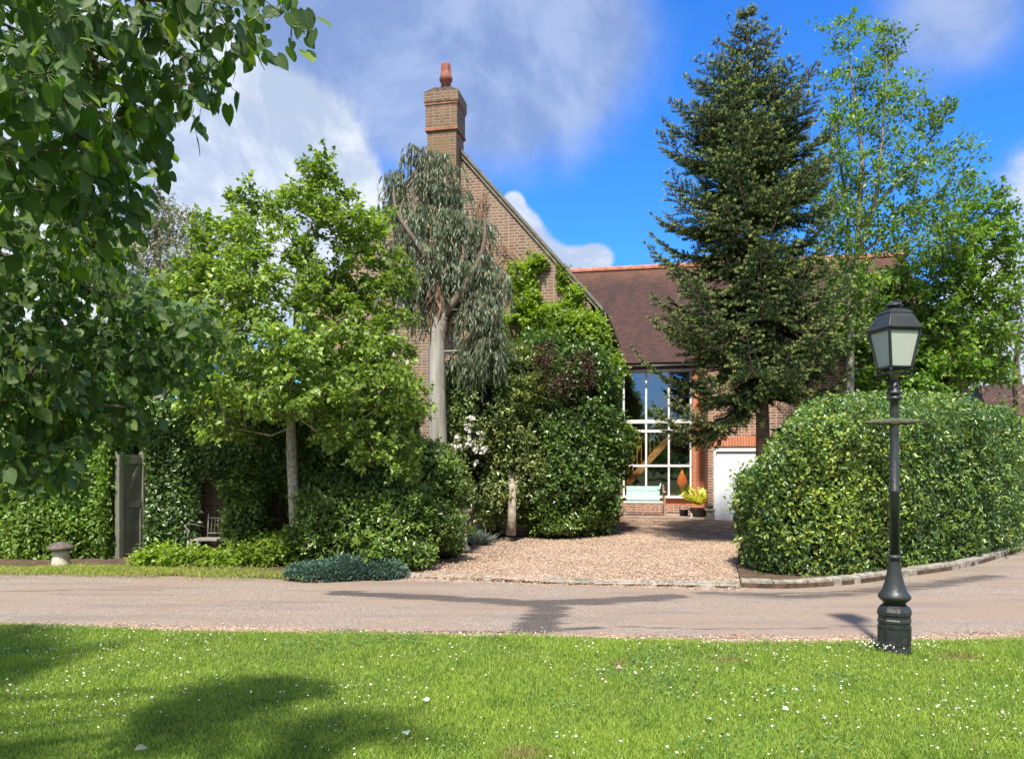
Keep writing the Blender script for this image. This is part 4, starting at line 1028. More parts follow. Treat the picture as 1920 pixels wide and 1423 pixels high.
def frusta(A, B, ra, rb, sides=5):
    d = unit(B - A); ref = np.where(np.abs(d[:, 2:3]) > .9, [[1., 0, 0]], [[0, 0, 1.]])
    u = unit(np.cross(d, ref)); v = np.cross(d, u)
    an = np.arange(sides) * 2 * math.pi / sides
    ring = np.cos(an)[None, :, None] * u[:, None] + np.sin(an)[None, :, None] * v[:, None]
    V = np.concatenate([A[:, None] + ring * ra[:, None, None], B[:, None] + ring * rb[:, None, None]], 1)
    k = np.arange(sides); F = np.stack([k, (k + 1) % sides, (k + 1) % sides + sides, k + sides], 1)
    return V.reshape(-1, 3), (F[None] + (np.arange(len(A)) * 2 * sides)[:, None, None]).reshape(-1, 4)
def grow(trunks, tips, rng, r0=None, zmin=-9, rtwig=.006, step=.3, up=.35, power=.42):
    """trunks: lists of (point, radius); tips: crown points to reach -> arrays of branch frusta"""
    N, par, rad = [], [], []
    for tr in trunks:
        for i, (p, r) in enumerate(tr):
            N.append(np.array(p, float)); par.append(len(N) - 2 if i else -1); rad.append(r)
    nt = len(N); NA = np.zeros((nt + 60000, 3)); NA[:nt] = N; n = nt
    base = NA[:nt].copy()
    d0 = np.min(np.linalg.norm(tips[:, None] - base[None], axis=2), axis=1)
    for i in np.argsort(d0):
        T = tips[i]; dv = T - NA[:n]; dist = np.linalg.norm(dv, axis=1)
        cost = dist - up * dv[:, 2] + .9 * np.maximum(0, -dv[:, 2]) + 4 * (NA[:n, 2] < zmin)
        j = int(np.argmin(cost)); L = dist[j]
        k = max(1, int(L / step)); a = NA[j].copy(); last = j
        bend = rng.normal(0, .08, 3) * L + np.array([0, 0, -.06 * L])
        for q in range(1, k + 1):
            s = q / k; p = a + (T - a) * s + bend * math.sin(math.pi * s)
            NA[n] = p; par.append(last); rad.append(0); last = n; n += 1
    par = np.array(par); cnt = np.zeros(n)
    hasc = np.zeros(n, bool); hasc[par[par >= 0]] = True; cnt[~hasc] = 1
    for i in range(n - 1, -1, -1):
        if par[i] >= 0 and i >= nt: cnt[par[i]] += cnt[i]
    rad = np.array(rad, float); rad[nt:] = rtwig * np.maximum(cnt[nt:], 1) ** power
    i = np.arange(n)[par >= 0]; pr = par[i]
    rp = np.minimum(rad[pr], np.where(i >= nt, rad[i] * 1.35, rad[pr]))
    return NA[pr], NA[i], rp, rad[i]
def clusters(LV, tips, cen, rng, n, r, size, tpl='dia', upb=.35, droop=0.3, flat=.7, tint=0.0, tintp=0.0, twigs=5, wid=None):
    """n leaves on a few little twigs round every tip"""
    T = np.repeat(tips, twigs, axis=0); outw = unit(T - cen)
    td = unit(rdir(len(T), rng) * [1, 1, flat] + outw * .45 + np.array([0, 0, upb]))
    m = max(1, n // twigs); TT = np.repeat(T, m, 0); tdd = np.repeat(td, m, 0)
    s = rng.uniform(.1, 1, len(TT))
    rr = np.repeat(rng.uniform(.7, 1.25, len(tips)), twigs * m) * r
    pos = TT + tdd * (s * rr)[:, None] + rng.normal(0, .045 * 1, (len(TT), 3)) * min(1, r * 3)
    d = unit(tdd * .7 + rdir(len(TT), rng) * .8 + np.array([0, 0, -droop]))
    nrm = unit(np.array([0, 0, 1.0]) + rdir(len(TT), rng) * .75 + outw.repeat(m, 0) * .35)
    tt = np.where(rng.uniform(0, 1, len(TT)) < tintp, 1, tint) * np.clip(s * 1.2, 0, 1)
    LV.add(pos, d, nrm, rng.uniform(.7, 1.25, len(TT)) * size, tpl, tt, wid)
def tree(name, label, trunks, tips, bark, leafm, rng, leaf_kw, group=None, cat='tree', up=.35, rtwig=.006, sides=6, crown='crown', zmin=-9):
    base = trunks[0][0][0]
    e = empty(name, base); tag(e, label, cat, group)
    A, B, ra, rb = grow(trunks, tips, rng, up=up, rtwig=rtwig, zmin=zmin)
    V, F = frusta(A, B, ra, rb, sides); np_mesh('trunk', V, [F], bark, e, smooth=True)
    LV = Leaves(); cen = tips.mean(0)
    clusters(LV, tips, cen, rng, **leaf_kw); LV.build(crown, leafm, e)
    return e
def trunk_line(pts, k=5): 
    a = smooth_line([np.array([*p, r]) for p, r in pts], k); return [(q[:3], float(q[3])) for q in a]

def shell_points(E, n, rng, lump=.12, lf=2.0, zmin=0.03):
    """points and outward normals on the joined surface of ellipsoids"""
    area = np.array([(r[0] * r[2] + r[1] * r[2] + r[0] * r[1]) for c, r in E]); k = rng.choice(len(E), int(n * 1.6), p=area / area.sum())
    C = np.array([c for c, r in E])[k]; Rr = np.array([r for c, r in E])[k]; u = rdir(len(k), rng)
    p = C + Rr * u * (1 + lump * nse(C + Rr * u, lf))[:, None]; nr = unit(u / Rr)
    ok = p[:, 2] > zmin
    for j, (c, r) in enumerate(E):
        q = ((p - c) / r); ok &= ~(((q ** 2).sum(1) < .80) & (k != j))
    return p[ok][:n], nr[ok][:n]
def core_mesh(name, E, parent, shrink=.86, mat=None):
    Vs, Fs, b = [], [], 0
    nu, nv = 14, 9
    for c, r in E:
        th = np.linspace(0.05, math.pi - .05, nv); ph = np.linspace(0, 2 * math.pi, nu, endpoint=False)
        TH, PH = np.meshgrid(th, ph, indexing='ij'); u = np.stack([np.sin(TH) * np.cos(PH), np.sin(TH) * np.sin(PH), np.cos(TH)], -1).reshape(-1, 3)
        v = c + r * shrink * u * (1 + .1 * nse(c + r * u, 2.0))[:, None]; v[:, 2] = np.maximum(v[:, 2], -.02)
        i, j = np.meshgrid(np.arange(nv - 1), np.arange(nu), indexing='ij'); i = i.ravel(); j = j.ravel()
        F = np.stack([i * nu + j, (i + 1) * nu + j, (i + 1) * nu + (j + 1) % nu, i * nu + (j + 1) % nu], 1) + b
        Vs.append(v); Fs.append(F); b += len(v)
    return np_mesh(name, np.concatenate(Vs), Fs, mat or M['core'], parent, smooth=True)
def leaf_shell(LV, p, nr, rng, size, tpl='dia', depth=.12, upb=.25, tint=None, flatness=.6, droop=.1, wid=None):
    n = len(p); pos = p - nr * (rng.uniform(0, 1, n) ** 1.5 * depth)[:, None] + rng.normal(0, .02, (n, 3))
    tan = unit(np.cross(nr, rdir(n, rng)))
    d = unit(tan + nr * rng.uniform(.0, .9, (n, 1)) + np.array([0, 0, upb - droop]))
    nrm = unit(nr * flatness + rdir(n, rng) * .8 + np.array([0, 0, .35]))
    LV.add(pos, d, nrm, rng.uniform(.7, 1.25, n) * size, tpl, tint, wid)
def shrub(name, label, E, n, leafm, rng, size, tpl='dia', cat='shrub', group=None, tintf=None, depth=.26, lump=.16, lf=2.0, gaps=.0, gf=3.2, shrink=.78, part='leaves', extra=None, wid=None, upb=.25, droop=.1, core=True, sprays=.35):
    c = np.mean([x[0] for x in E], 0); e = empty(name, (c[0], c[1], 0)); tag(e, label, cat, group)
    if core: core_mesh('twigs', E, e, shrink)
    LV = Leaves(); p, nr = shell_points(E, n, rng, lump, lf)
    if gaps:
        q = nse(p, gf, 7) + .6 * nse(p, gf * 2.1, 3); k = q > np.quantile(q, gaps) - rng.uniform(0, .25, len(q)); p, nr, q = p[k], nr[k], q[k]
        p = p + nr * (.12 * np.clip(q, -1, 1.5))[:, None]
    leaf_shell(LV, p, nr, rng, size, tpl, depth, tint=tintf(p) if tintf else None, wid=wid, upb=upb, droop=droop)
    if sprays:
        q = p[rng.choice(len(p), min(len(p), int(len(p) * sprays / 14)), replace=False)]
        clusters(LV, q, np.repeat([c], len(q) * 3, 0) - [0, 0, .3], rng, n=15, r=.20, size=size, tpl=tpl, upb=.3, droop=.2, twigs=3, tint=.25)
    LV.build(part, leafm, e)
    return e

LM = {}
LM['lime'] = leaf_mat('lime leaves', (0.028, 0.085, 0.014), (0.08, 0.175, 0.022), (0.25, 0.38, 0.03), rough=0.5, trans=0.42, spec=0.25, clump=.5, freq=2.0, veins=True)
LM['young'] = leaf_mat('bright young leaves', (0.095, 0.175, 0.024), (0.215, 0.33, 0.052), (0.34, 0.44, 0.11), rough=0.42, trans=.34, clump=.45, freq=1.6)
LM['grey'] = leaf_mat('grey tree leaves', (0.17, 0.18, 0.13), (0.28, 0.29, 0.22), rough=.7, trans=.2)
LM['euc'] = leaf_mat('gum leaves', (0.085, 0.125, 0.07), (0.22, 0.285, 0.175), (0.32, 0.22, 0.13), rough=.5, trans=.25, tcol=(1.3, 1.4, .8), freq=.8)
LM['hedge_left'] = leaf_mat('hornbeam leaves', (0.09, 0.18, 0.02), (0.18, 0.30, 0.045), (0.2, .3, .05), rough=.42, trans=.3, freq=1.5)
LM['ivy'] = leaf_mat('ivy leaves', (0.045, 0.10, 0.024), (0.11, 0.20, 0.04), (0.13, .22, .03), rough=.36, trans=.15, spec=.6, freq=1.5)
LM['laurel'] = leaf_mat('laurel leaves', (0.05, 0.11, 0.02), (0.12, 0.22, 0.04), (0.30, 0.36, 0.05), rough=.33, trans=.2, spec=.6, freq=1.4)
LM['hedge_right'] = leaf_mat('glossy hedge leaves', (0.042, 0.105, 0.026), (0.12, 0.22, 0.045), (0.35, 0.43, 0.055), rough=.34, trans=.22, spec=.6, freq=1.1, clump=.4)
LM['creeper'] = leaf_mat('creeper leaves', (0.11, 0.19, 0.018), (0.22, 0.33, 0.03), (0.24, 0.36, 0.04), rough=.45, trans=.4, freq=1.3)
LM['camellia'] = leaf_mat('camellia leaves', (0.06, 0.115, 0.03), (0.15, 0.22, 0.055), (0.50, 0.48, 0.16), rough=.35, trans=.2, spec=.6)
LM['purple'] = leaf_mat('purple leaves', (0.055, 0.022, 0.022), (0.10, 0.05, 0.04), (0.12, .12, .05), rough=.55, trans=.3, tcol=(1.8, .9, .8))
LM['low_green'] = leaf_mat('bright low leaves', (0.13, 0.23, 0.02), (0.26, 0.38, 0.04), rough=.45, trans=.35)
LM['juniper'] = leaf_mat('juniper sprays', (0.05, 0.11, 0.08), (0.12, 0.21, 0.16), rough=.6, trans=.15, tcol=(1.1, 1.2, .9))
LM['fir'] = leaf_mat('fir needles', (0.018, 0.048, 0.015), (0.048, 0.10, 0.026), (0.52, 0.58, 0.18), rough=.65, trans=.12, tcol=(1.2, 1.3, .6), freq=2, spec=.2)
LM['ash'] = leaf_mat('ash leaves', (0.08, 0.17, 0.035), (0.15, 0.28, 0.05), (0.30, 0.40, 0.06), rough=.42, trans=.35, freq=1.0)
LM['maple'] = leaf_mat('maple leaves', (0.075, 0.17, 0.02), (0.16, 0.28, 0.035), (0.28, 0.40, 0.06), rough=.42, trans=.35)
LM['bluegrass'] = leaf_mat('blue grass', (0.14, 0.19, 0.17), (0.24, 0.30, 0.27), rough=.6, trans=.2, tcol=(1, 1, .9))
LM['pot'] = leaf_mat('variegated leaves', (0.35, 0.38, 0.06), (0.75, 0.72, 0.20), rough=.4, trans=.3)
LM['blossom'] = leaf_mat('white petals', (0.75, 0.74, 0.70), (0.85, 0.84, 0.80), rough=.6, trans=.2, tcol=(1, 1, .9), clump=.1)

# ------------------------------------------------------------------ young bright tree on the left
rg = np.random.default_rng(21)
DT = 11.9
base = G(556, 1058, .04)
def Pt(px, py, dd=0.0): return P(px, py, DT + dd)
tr = [trunk_line([((base[0], base[1], -.02), .105), (Pt(554, 1000), .088), (Pt(549, 900), .082), (Pt(546, 820), .078), (Pt(545, 720), .06), (Pt(556, 600), .045), (Pt(560, 500, .1), .03), (Pt(590, 400), .018), (Pt(602, 330), .008)])]
E = ell(DT, [(600, 335, 40, 45), (585, 395, 75, 55), (480, 395, 60, 45, .2), (430, 440, 60, 50), (500, 470, 90, 60, -.3), (640, 440, 80, 60), (690, 420, 45, 35, .3), (410, 540, 90, 70, .2), (500, 560, 110, 80, -.6), (620, 545, 100, 80, .3), (715, 530, 50, 55),
              (330, 570, 60, 50, .3), (390, 650, 110, 80, -.1), (520, 670, 120, 90, -1.0), (640, 650, 120, 80, -.3), (718, 630, 55, 65), (445, 745, 100, 50, -.3), (570, 745, 120, 50, -1.0), (690, 740, 110, 80, -.5), (738, 760, 42, 70, 0),
              (430, 800, 50, 28, -.6), (640, 800, 60, 30, -.6), (715, 840, 60, 42, -.6), (752, 860, 40, 45, -.2)])
tips = spread(sample_in(E, 1500, rg, .5), .20, rg)
hole = lambda q: np.any([((((q[:, 0] / q[:, 1] * FPX + 960) - hx_) / w) ** 2 + ((HZ - (q[:, 2] - CAMZ) / q[:, 1] * FPX - hy_) / h) ** 2) < 1 for hx_, hy_, w, h in ((615, 478, 22, 32), (525, 490, 20, 36), (548, 582, 18, 30), (470, 640, 14, 22), (500, 425, 14, 18), (655, 500, 12, 20))], axis=0)
tips = tips[~hole(tips)]
tree('young_tree', 'young bright green tree with slender pale speckled trunk beside the left flower bed', tr, tips, M['bark_pale'], LM['young'], rg,
     dict(n=72, r=.24, size=.082, tpl='lobed', upb=.25, droop=.35, flat=.6, tintp=.22, twigs=6), zmin=2.0, up=.15)

# ------------------------------------------------------------------ grey tree far behind
rg = np.random.default_rng(22)
E = ell(24, [(300, 430, 75, 55), (250, 470, 60, 60), (360, 480, 60, 45), (290, 520, 120, 60), (200, 520, 70, 60), (400, 540, 60, 50), (290, 385, 25, 25)])
tips = spread(sample_in(E, 700, rg, .6), .38, rg)
b = P(300, 868, 24)
tree('grey_tree', 'thin greyish brown tree far behind the bright young tree', [trunk_line([((b[0], b[1], -.05), .25), ((b[0], b[1], 3), .2), (P(295, 520, 24), .12), (P(292, 430, 24), .05)])], tips, M['bark_grey'], LM['grey'], rg,
     dict(n=90, r=.42, size=.13, tpl='dia', wid=.8, upb=.3, droop=.1, twigs=8))

# ------------------------------------------------------------------ gum tree in front of the gable
rg = np.random.default_rng(23)
DE = 15.4
def Pe(px, py, dd=0.0): return P(px, py, DE + dd)
b = Pe(824, 960)
main = trunk_line([((b[0], b[1], -.05), .20), (Pe(822, 870), .185), (Pe(820, 760), .175), (Pe(819, 640), .165), (Pe(826, 590), .155), (Pe(815, 520), .12), (Pe(795, 440), .09), (Pe(775, 380), .06), (Pe(782, 320), .035), (Pe(800, 275), .012)])
l2 = trunk_line([(Pe(826, 590), .11), (Pe(850, 520, .2), .085), (Pe(835, 430, .3), .06), (Pe(815, 350, .2), .035), (Pe(830, 290), .012)])
l3 = trunk_line([(Pe(826, 600), .10), (Pe(870, 540, -.2), .07), (Pe(905, 470, -.3), .045), (Pe(910, 400, -.3), .02)])
l4 = trunk_line([(Pe(815, 520), .07), (Pe(790, 470, -.3), .055), (Pe(745, 400, -.3), .04), (Pe(738, 350, -.2), .015)])
e = empty('gum_tree', (b[0], b[1], 0)); tag(e, 'tall grey green gum tree with drooping foliage and smooth pale trunk before the gable', 'tree')
E = ell(DE, [(785, 290, 26, 26), (830, 305, 26, 22), (745, 335, 24, 26), (800, 350, 30, 28), (850, 360, 28, 26, .2), (725, 395, 20, 32), (775, 410, 38, 34), (840, 420, 36, 34), (895, 430, 28, 30), (760, 475, 36, 38), (820, 480, 40, 36), (890, 500, 40, 38), (935, 530, 18, 34), (770, 545, 32, 28), (845, 545, 40, 34, .3), (905, 580, 38, 44, -.2), (920, 640, 26, 40, -.2), (885, 660, 28, 36), (790, 580, 22, 20)])
tips = spread(sample_in(E, 1400, rg, .6), .17, rg)
A, B, ra, rb = grow([main, l2, l3, l4], tips, rg, up=.2, rtwig=.0055)
V, F = frusta(A, B, ra, rb, 8); hi = A[:, 2] > Pe(0, 600)[2]
V, F = frusta(A[~hi], B[~hi], ra[~hi], rb[~hi], 12); np_mesh('trunk', V, [F], M['bark_euc'], e, smooth=True)
V, F = frusta(A[hi], B[hi], ra[hi], rb[hi], 7); np_mesh('limbs', V, [F], M['bark_limb'], e, smooth=True)
LV = Leaves(); SA, SB = [], []
for T in tips:                                   # hanging strands of narrow leaves
    for _ in range(rg.integers(4, 8)):
        L_ = rg.uniform(.22, .78); a = rg.uniform(0, 6.28); o_ = np.array([math.cos(a), math.sin(a), 0]) * rg.uniform(.05, .34)
        k = int(L_ / .034); s = np.linspace(0, 1, k)[:, None]
        pts = T + o_ * np.sqrt(s) + np.array([0, 0, 1]) * (.14 * np.sin(s * 2.2) - L_ * s ** 1.4)
        pts = pts + rg.normal(0, .012, pts.shape)
        dd = unit(rdir(k, rg) * .42 + np.array([0, 0, -1.0]) + o_ * .8)
        LV.add(pts, dd, rdir(k, rg), rg.uniform(.09, .17, k), 'lance', (rg.uniform(0, 1, k) < .06) * .9, np.full(k, 1.45))
        SA.append(pts[:-1:4]); SB.append(pts[np.minimum(np.arange(0, k - 1, 4) + 4, k - 1)])
LV.build('crown', LM['euc'], e)
SA = np.concatenate(SA); SB = np.concatenate(SB); V, F = frusta(SA, SB, np.full(len(SA), .003), np.full(len(SA), .0025), 3); np_mesh('hanging_twigs', V, [F], M['bark'], e)
LV = Leaves()                                     # ribbons of peeling bark
k = 160; z = rg.uniform(0, 1, k); pp = Pe(826, 600) + (Pe(812, 500) - Pe(826, 600)) * z[:, None] + rg.normal(0, 1, (k, 3)) * [.12, .12, .05]
LV.add(pp, unit(np.array([0, 0, -1.]) + rg.normal(0, .25, (k, 3))), rdir(k, rg), rg.uniform(.2, .6, k), 'lance', None, np.full(k, .55))
LV.build('bark_ribbons', M['bark_strip'], e)

# ------------------------------------------------------------------ hedge on the left, ivy on the garden wall
rg = np.random.default_rng(24)
def wall_shell(n, rng, x0, x1, yf, z1, lump=.10, lf=1.6, topd=.5, keep=None):
    """points on a clipped upright face (yf(x) = face depth) and its top"""
    a = z1 * (x1 - x0); b_ = topd * (x1 - x0); m = int(n * b_ / (a + b_)); k = n - m
    x = rng.uniform(x0, x1, n); z = np.concatenate([rng.uniform(0.03, z1, k), np.full(m, z1)])
    y = yf(x) + np.concatenate([np.zeros(k), rng.uniform(0, topd, m)])
    nr = np.concatenate([np.tile([0, -1., .12], (k, 1)), np.tile([0, -.25, 1.], (m, 1))])
    p = np.column_stack([x, y, z]); p = p + nr * (lump * nse(p, lf) + .5 * lump * nse(p, lf * 3, 4))[:, None]
    if keep is not None: q = keep(p); p, nr = p[q], nr[q]
    return p, unit(nr)
HGX = G(216, 1050)[0]
e = empty('clipped_hedge', (-9, 12.3, 0)); tag(e, 'tall clipped leafy hedge at the left, behind the mushroom shaped stone', 'hedge')
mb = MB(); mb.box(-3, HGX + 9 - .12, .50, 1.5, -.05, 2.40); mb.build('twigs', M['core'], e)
p, nr = wall_shell(46000, rg, -12, HGX - .02, lambda x: 12.45 + .03 * (x + 9), 2.55, lump=.09)
LV = Leaves(); leaf_shell(LV, p, nr, rg, .085, 'oval', .20, upb=-.15, tint=(rg.uniform(0, 1, len(p)) < .22) * .9); 
m_ = 7000; q, qn = wall_shell(m_, rg, HGX - .1, HGX, lambda x: 12.5, 2.5, topd=.3); q[:, 0] = HGX - .02 + .05 * nse(q, 2); q[:, 1] = rg.uniform(12.4, 13.3, len(q)); qn[:] = (1, -.2, .1)
leaf_shell(LV, q, qn, rg, .08, 'oval', .12); LV.build('leaves', LM['hedge_left'], e)

def pxreg(poly, D):                              # picture-measured outline -> test on points
    def f(p):
        q = np.column_stack([960 + p[:, 0] / p[:, 1] * FPX, HZ - (p[:, 2] - CAMZ) / p[:, 1] * FPX]); return inside(q, poly)
    return f
# ivy: a thick mass hanging over the wall, with two bays of bare brick
IVY_MAIN = [(266, 1060), (266, 760), (785, 760), (785, 1060), (545, 1060), (540, 940), (505, 905), (498, 1040), (418, 1042), (420, 935), (398, 895), (372, 900), (366, 1045)]
e = empty('wall_ivy', (-4, 13.2, 0)); tag(e, 'dark glossy ivy hanging over the garden wall round two bays of bare brick', 'ivy')
def ivy_y(x, z): return 12.95 - .35 * np.clip((z - 1.3) / 1.0, 0, 1) ** 1.5
k = 60000; x = rg.uniform(-6.15, -.6, k); z = rg.uniform(.03, 2.6, k)
p = np.column_stack([x, ivy_y(x, z), z]); p[:, 1] -= .10 * nse(p, 1.7) + .05 * nse(p, 5, 3)
q = pxreg(IVY_MAIN, 13)(p); p = p[q]; nr = np.tile([0, -1., .15], (len(p), 1))
LV = Leaves(); leaf_shell(LV, p, unit(nr), rg, .072, 'lobed', .16, upb=-.2, tint=(rg.uniform(0, 1, len(p)) < .06) * .6)
m_ = 9000; q = np.column_stack([rg.uniform(-6.1, -1.65, m_), rg.uniform(12.6, 13.7, m_), np.full(m_, 2.62)]); q[:, 2] += .12 * nse(q, 1.5)
leaf_shell(LV, q, np.tile([0, -.2, 1.], (m_, 1)), rg, .075, 'lobed', .12); LV.build('leaves', LM['ivy'], e)
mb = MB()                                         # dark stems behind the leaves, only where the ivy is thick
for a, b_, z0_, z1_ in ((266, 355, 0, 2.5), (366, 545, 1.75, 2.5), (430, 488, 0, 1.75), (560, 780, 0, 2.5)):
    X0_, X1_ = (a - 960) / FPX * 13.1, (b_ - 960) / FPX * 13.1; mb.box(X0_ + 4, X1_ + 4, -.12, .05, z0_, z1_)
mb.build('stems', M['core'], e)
# fresh green ivy pillar between the two bays
E = ell(12.42, [(462, 985, 34, 60, 0, .6), (455, 930, 30, 45, .05, .6), (475, 1025, 30, 28, -.1, .6)])
shrub('wall_ivy', 'fresh green column of ivy between the iron seat and the birch coloured trunk', E, 6500, LM['laurel'], rg, .075, 'lobed', 'ivy', tintf=lambda p: (rg.uniform(0, 1, len(p)) < .1) * .4, upb=-.2)

# ------------------------------------------------------------------ shrubs of the left bed
rg = np.random.default_rng(25)
E = ell(11.75, [(640, 990, 80, 62), (720, 985, 85, 68, .2), (790, 1000, 70, 58, .5), (740, 1035, 80, 32, -.25), (835, 1022, 38, 28, 1.0), (610, 940, 55, 40, .5), (680, 930, 60, 35, .6)])
shrub('laurel_shrub', 'broad rounded glossy green shrub right of the young tree, spilling towards the road', E, 26000, LM['laurel'], rg, .078, 'oval', gaps=.15, gf=4, tintf=lambda p: (rg.uniform(0, 1, len(p)) < .10) * .5, lump=.2, lf=2.6)
E = ell(13.1, [(800, 900, 70, 70), (835, 925, 40, 50, .6), (760, 880, 50, 50), (600, 900, 70, 50, .3), (690, 880, 80, 50, .2), (800, 965, 45, 45, .2)])
shrub('viburnum_shrub', 'dark shrub behind the broad rounded shrub, below the gum tree trunk', E, 22000, LM['laurel'], rg, .075, 'oval', lump=.2, lf=2.4)
# low bright plants
for k, (px, py, rx, ry, lab) in enumerate(((285, 1052, 28, 15, 'small bright green clump at the foot of the gate'), (335, 1053, 30, 17, 'bright green leafy clump in front of the iron seat'), (385, 1056, 32, 17, 'bright lime green clump left of centre in the low row before the seat'),
        (435, 1056, 36, 20, 'bright green clump in front of the fresh ivy column'), (490, 1050, 40, 24, 'taller yellow green clump next to the speckled trunk'), (515, 1030, 30, 18, 'yellow green clump behind the speckled trunk base'))):
    D_ = 11.75; E = ell(D_, [(px, py, rx, ry, 0, 1.0), (px + rx * .6, py - 3, rx * .6, ry * .9, .15)])
    shrub('bedding_plant', lab, E, 1500, LM['low_green'], rg, .065, 'lobed', 'plant', 'low bright green plants along the bed', depth=.08, lump=.3, lf=4)
E = ell(11.9, [(610, 1052, 50, 14), (670, 1048, 45, 15, .1), (560, 1062, 30, 10, -.2)])
shrub('ground_cover_shrub', 'flat bright green cover between the blue green juniper and the rounded shrub', E, 5000, LM['low_green'], rg, .045, 'dia', depth=.06)
e = empty('juniper', G(645, 1088)); tag(e, 'low spreading blue green juniper at the road edge beside the speckled trunk', 'shrub')
E = ell(10.72, [(600, 1078, 52, 12, 0, .8), (660, 1073, 60, 16, .1, .8), (718, 1074, 32, 14, 0, .8), (572, 1082, 30, 8, 0, .8)])
core_mesh('twigs', E, e, .8); LV = Leaves(); p, nr = shell_points(E, 3800, rg, .3, 5)
for j in range(6):
    d = unit(nr * [1, 1, .3] + rg.normal(0, .25, nr.shape) + [0, -.2, .12]); s = .02 + .03 * j
    LV.add(p + d * s * .6, unit(d + rdir(len(p), rg) * .5), unit(nr + rdir(len(p), rg) * .4), np.full(len(p), .05), 'dia', None, np.full(len(p), .6))
LV.build('sprays', LM['juniper'], e)

# ------------------------------------------------------------------ tall shrubs against the gable
rg = np.random.default_rng(26)
E = ell(16.4, [(900, 780, 75, 90), (940, 720, 75, 70, .4), (880, 860, 50, 60, -.4), (940, 860, 70, 70), (920, 920, 70, 50, -.2), (1000, 900, 60, 60, .2), (960, 760, 60, 50, .5), (870, 745, 40, 40, .5), (985, 820, 60, 60, .4)])
e = shrub('camellia_shrub', 'big light green shrub with white blossom on its left, around a pale stem', E, 27000, LM['camellia'], rg, .085, 'oval', tintf=lambda p: (rg.uniform(0, 1, len(p)) < .12) * rg.uniform(.2, .9, len(p)), sprays=.9, gaps=.2, lump=.28, lf=2.2)
s_ = [(P(958, 1003, 15.4), .10), (P(960, 960, 15.4), .085), (P(961, 915, 15.5), .075), (P(950, 860, 16.0), .04)]
mb = MB(); o_ = np.array(e.location); mb.tube([tuple(p_ - o_) for p_, r in s_], [r for p_, r in s_], 10)
s2 = [(P(961, 925, 15.5), .05), (P(985, 880, 16.0), .03)]; mb.tube([tuple(p_ - o_) for p_, r in s2], [r for p_, r in s2], 8); mb.build('trunk', plain('pale stem bark', (.42, .37, .29), .85, vs=9, bump=.6, bs=20, col2=(.22, .19, .14)), e)
LV = Leaves(); bp = [(884, 783), (875, 797), (881, 806), (900, 812), (888, 830), (902, 825), (858, 822), (851, 838), (862, 838), (878, 834), (890, 845), (905, 848), (908, 840), (848, 865), (895, 867), (846, 858), (880, 822), (893, 838)]
c = np.array([P(a + rg.normal(0, 1), b_ + rg.normal(0, 1), 15.25) for a, b_ in bp for _ in range(1)]); 
for j in range(22):
    LV.add(c + rdir(len(c), rg) * .022, rdir(len(c), rg), unit(rdir(len(c), rg) + [0, -.8, .4]), rg.uniform(.05, .085, len(c)), 'oval', None, np.full(len(c), 1.3))
LV.build('blossoms', LM['blossom'], e)
E = ell(17.3, [(1060, 740, 80, 90), (1010, 800, 80, 110, .1), (1062, 840, 80, 130, -.2), (1090, 820, 70, 80), (1050, 860, 80, 80, -.3), (1088, 900, 44, 70, .2), (1050, 930, 90, 60, -.4), (1092, 760, 46, 60, .3), (1100, 960, 50, 42, -.2), (1020, 690, 65, 70, .2), (1125, 850, 22, 80, 1.2), (1102, 950, 34, 40, 1.6)])
shrub('ivy_mass', 'tall dark glossy ivy bulging over the right corner of the gable down to the gravel', E, 40000, LM['ivy'], rg, .085, 'lobed', 'ivy', tintf=lambda p: (rg.uniform(0, 1, len(p)) < .05) * .6, lump=.26, lf=1.8, sprays=.9, gaps=.22)
E = ell(16.3, [(1010, 950, 50, 38), (1060, 965, 55, 36, .2), (1100, 970, 36, 30, .4), (1040, 985, 45, 18, -.1)])
shrub('pieris_shrub', 'low brighter green shrub at the base of the dark ivy by the gravel', E, 9000, LM['laurel'], rg, .08, 'oval', tintf=lambda p: (rg.uniform(0, 1, len(p)) < .2) * .5, lump=.25, lf=3)
E = ell(16.5, [(1020, 680, 28, 36), (1045, 720, 34, 30), (1075, 715, 30, 40, .2), (1100, 700, 25, 30, .3), (1010, 710, 22, 25)])
e = shrub('purple_shrub', 'dull purple leaved climber in the middle of the green mass on the gable', E, 2000, LM['purple'], rg, .06, 'dia', depth=.25, lump=.35, lf=3.5, core=False)
# bright creeper climbing the gable and spilling down the corner
def gp(px, py, off):                              # point on the gable plane, off metres in front
    x, D_ = hx(px, -off); return hw(x, -off, hz(py, D_))
def blob_g(lst): 
    out = []
    for px, py, rx, ry, off, kd in lst:
        c = gp(px, py, off); s = c[1] / FPX; out.append((c, np.array([rx * s, kd, ry * s])))
    return out
E = blob_g([(1010, 494, 26, 16, .08, .15), (982, 514, 18, 20, .08, .15), (1052, 524, 10, 26, .05, .1), (998, 548, 17, 24, .08, .15), (1075, 562, 16, 30, .08, .15), (1030, 598, 46, 22, .2, .35), (975, 620, 40, 36, .3, .4), (985, 575, 22, 25, .15, .3),
            (1100, 630, 40, 38, .3, .5), (1120, 690, 36, 46, .35, .6), (1115, 750, 30, 60, .3, .55), (1132, 810, 24, 60, .0, .5), (1148, 845, 20, 40, -.3, .4), (1050, 650, 55, 30, .3, .4), (1128, 880, 20, 35, -.2, .4), (1118, 740, 34, 60, .9, .55), (1156, 828, 26, 55, .7, .45), (1098, 650, 40, 44, .7, .5), (1090, 605, 24, 22, .3, .35)])
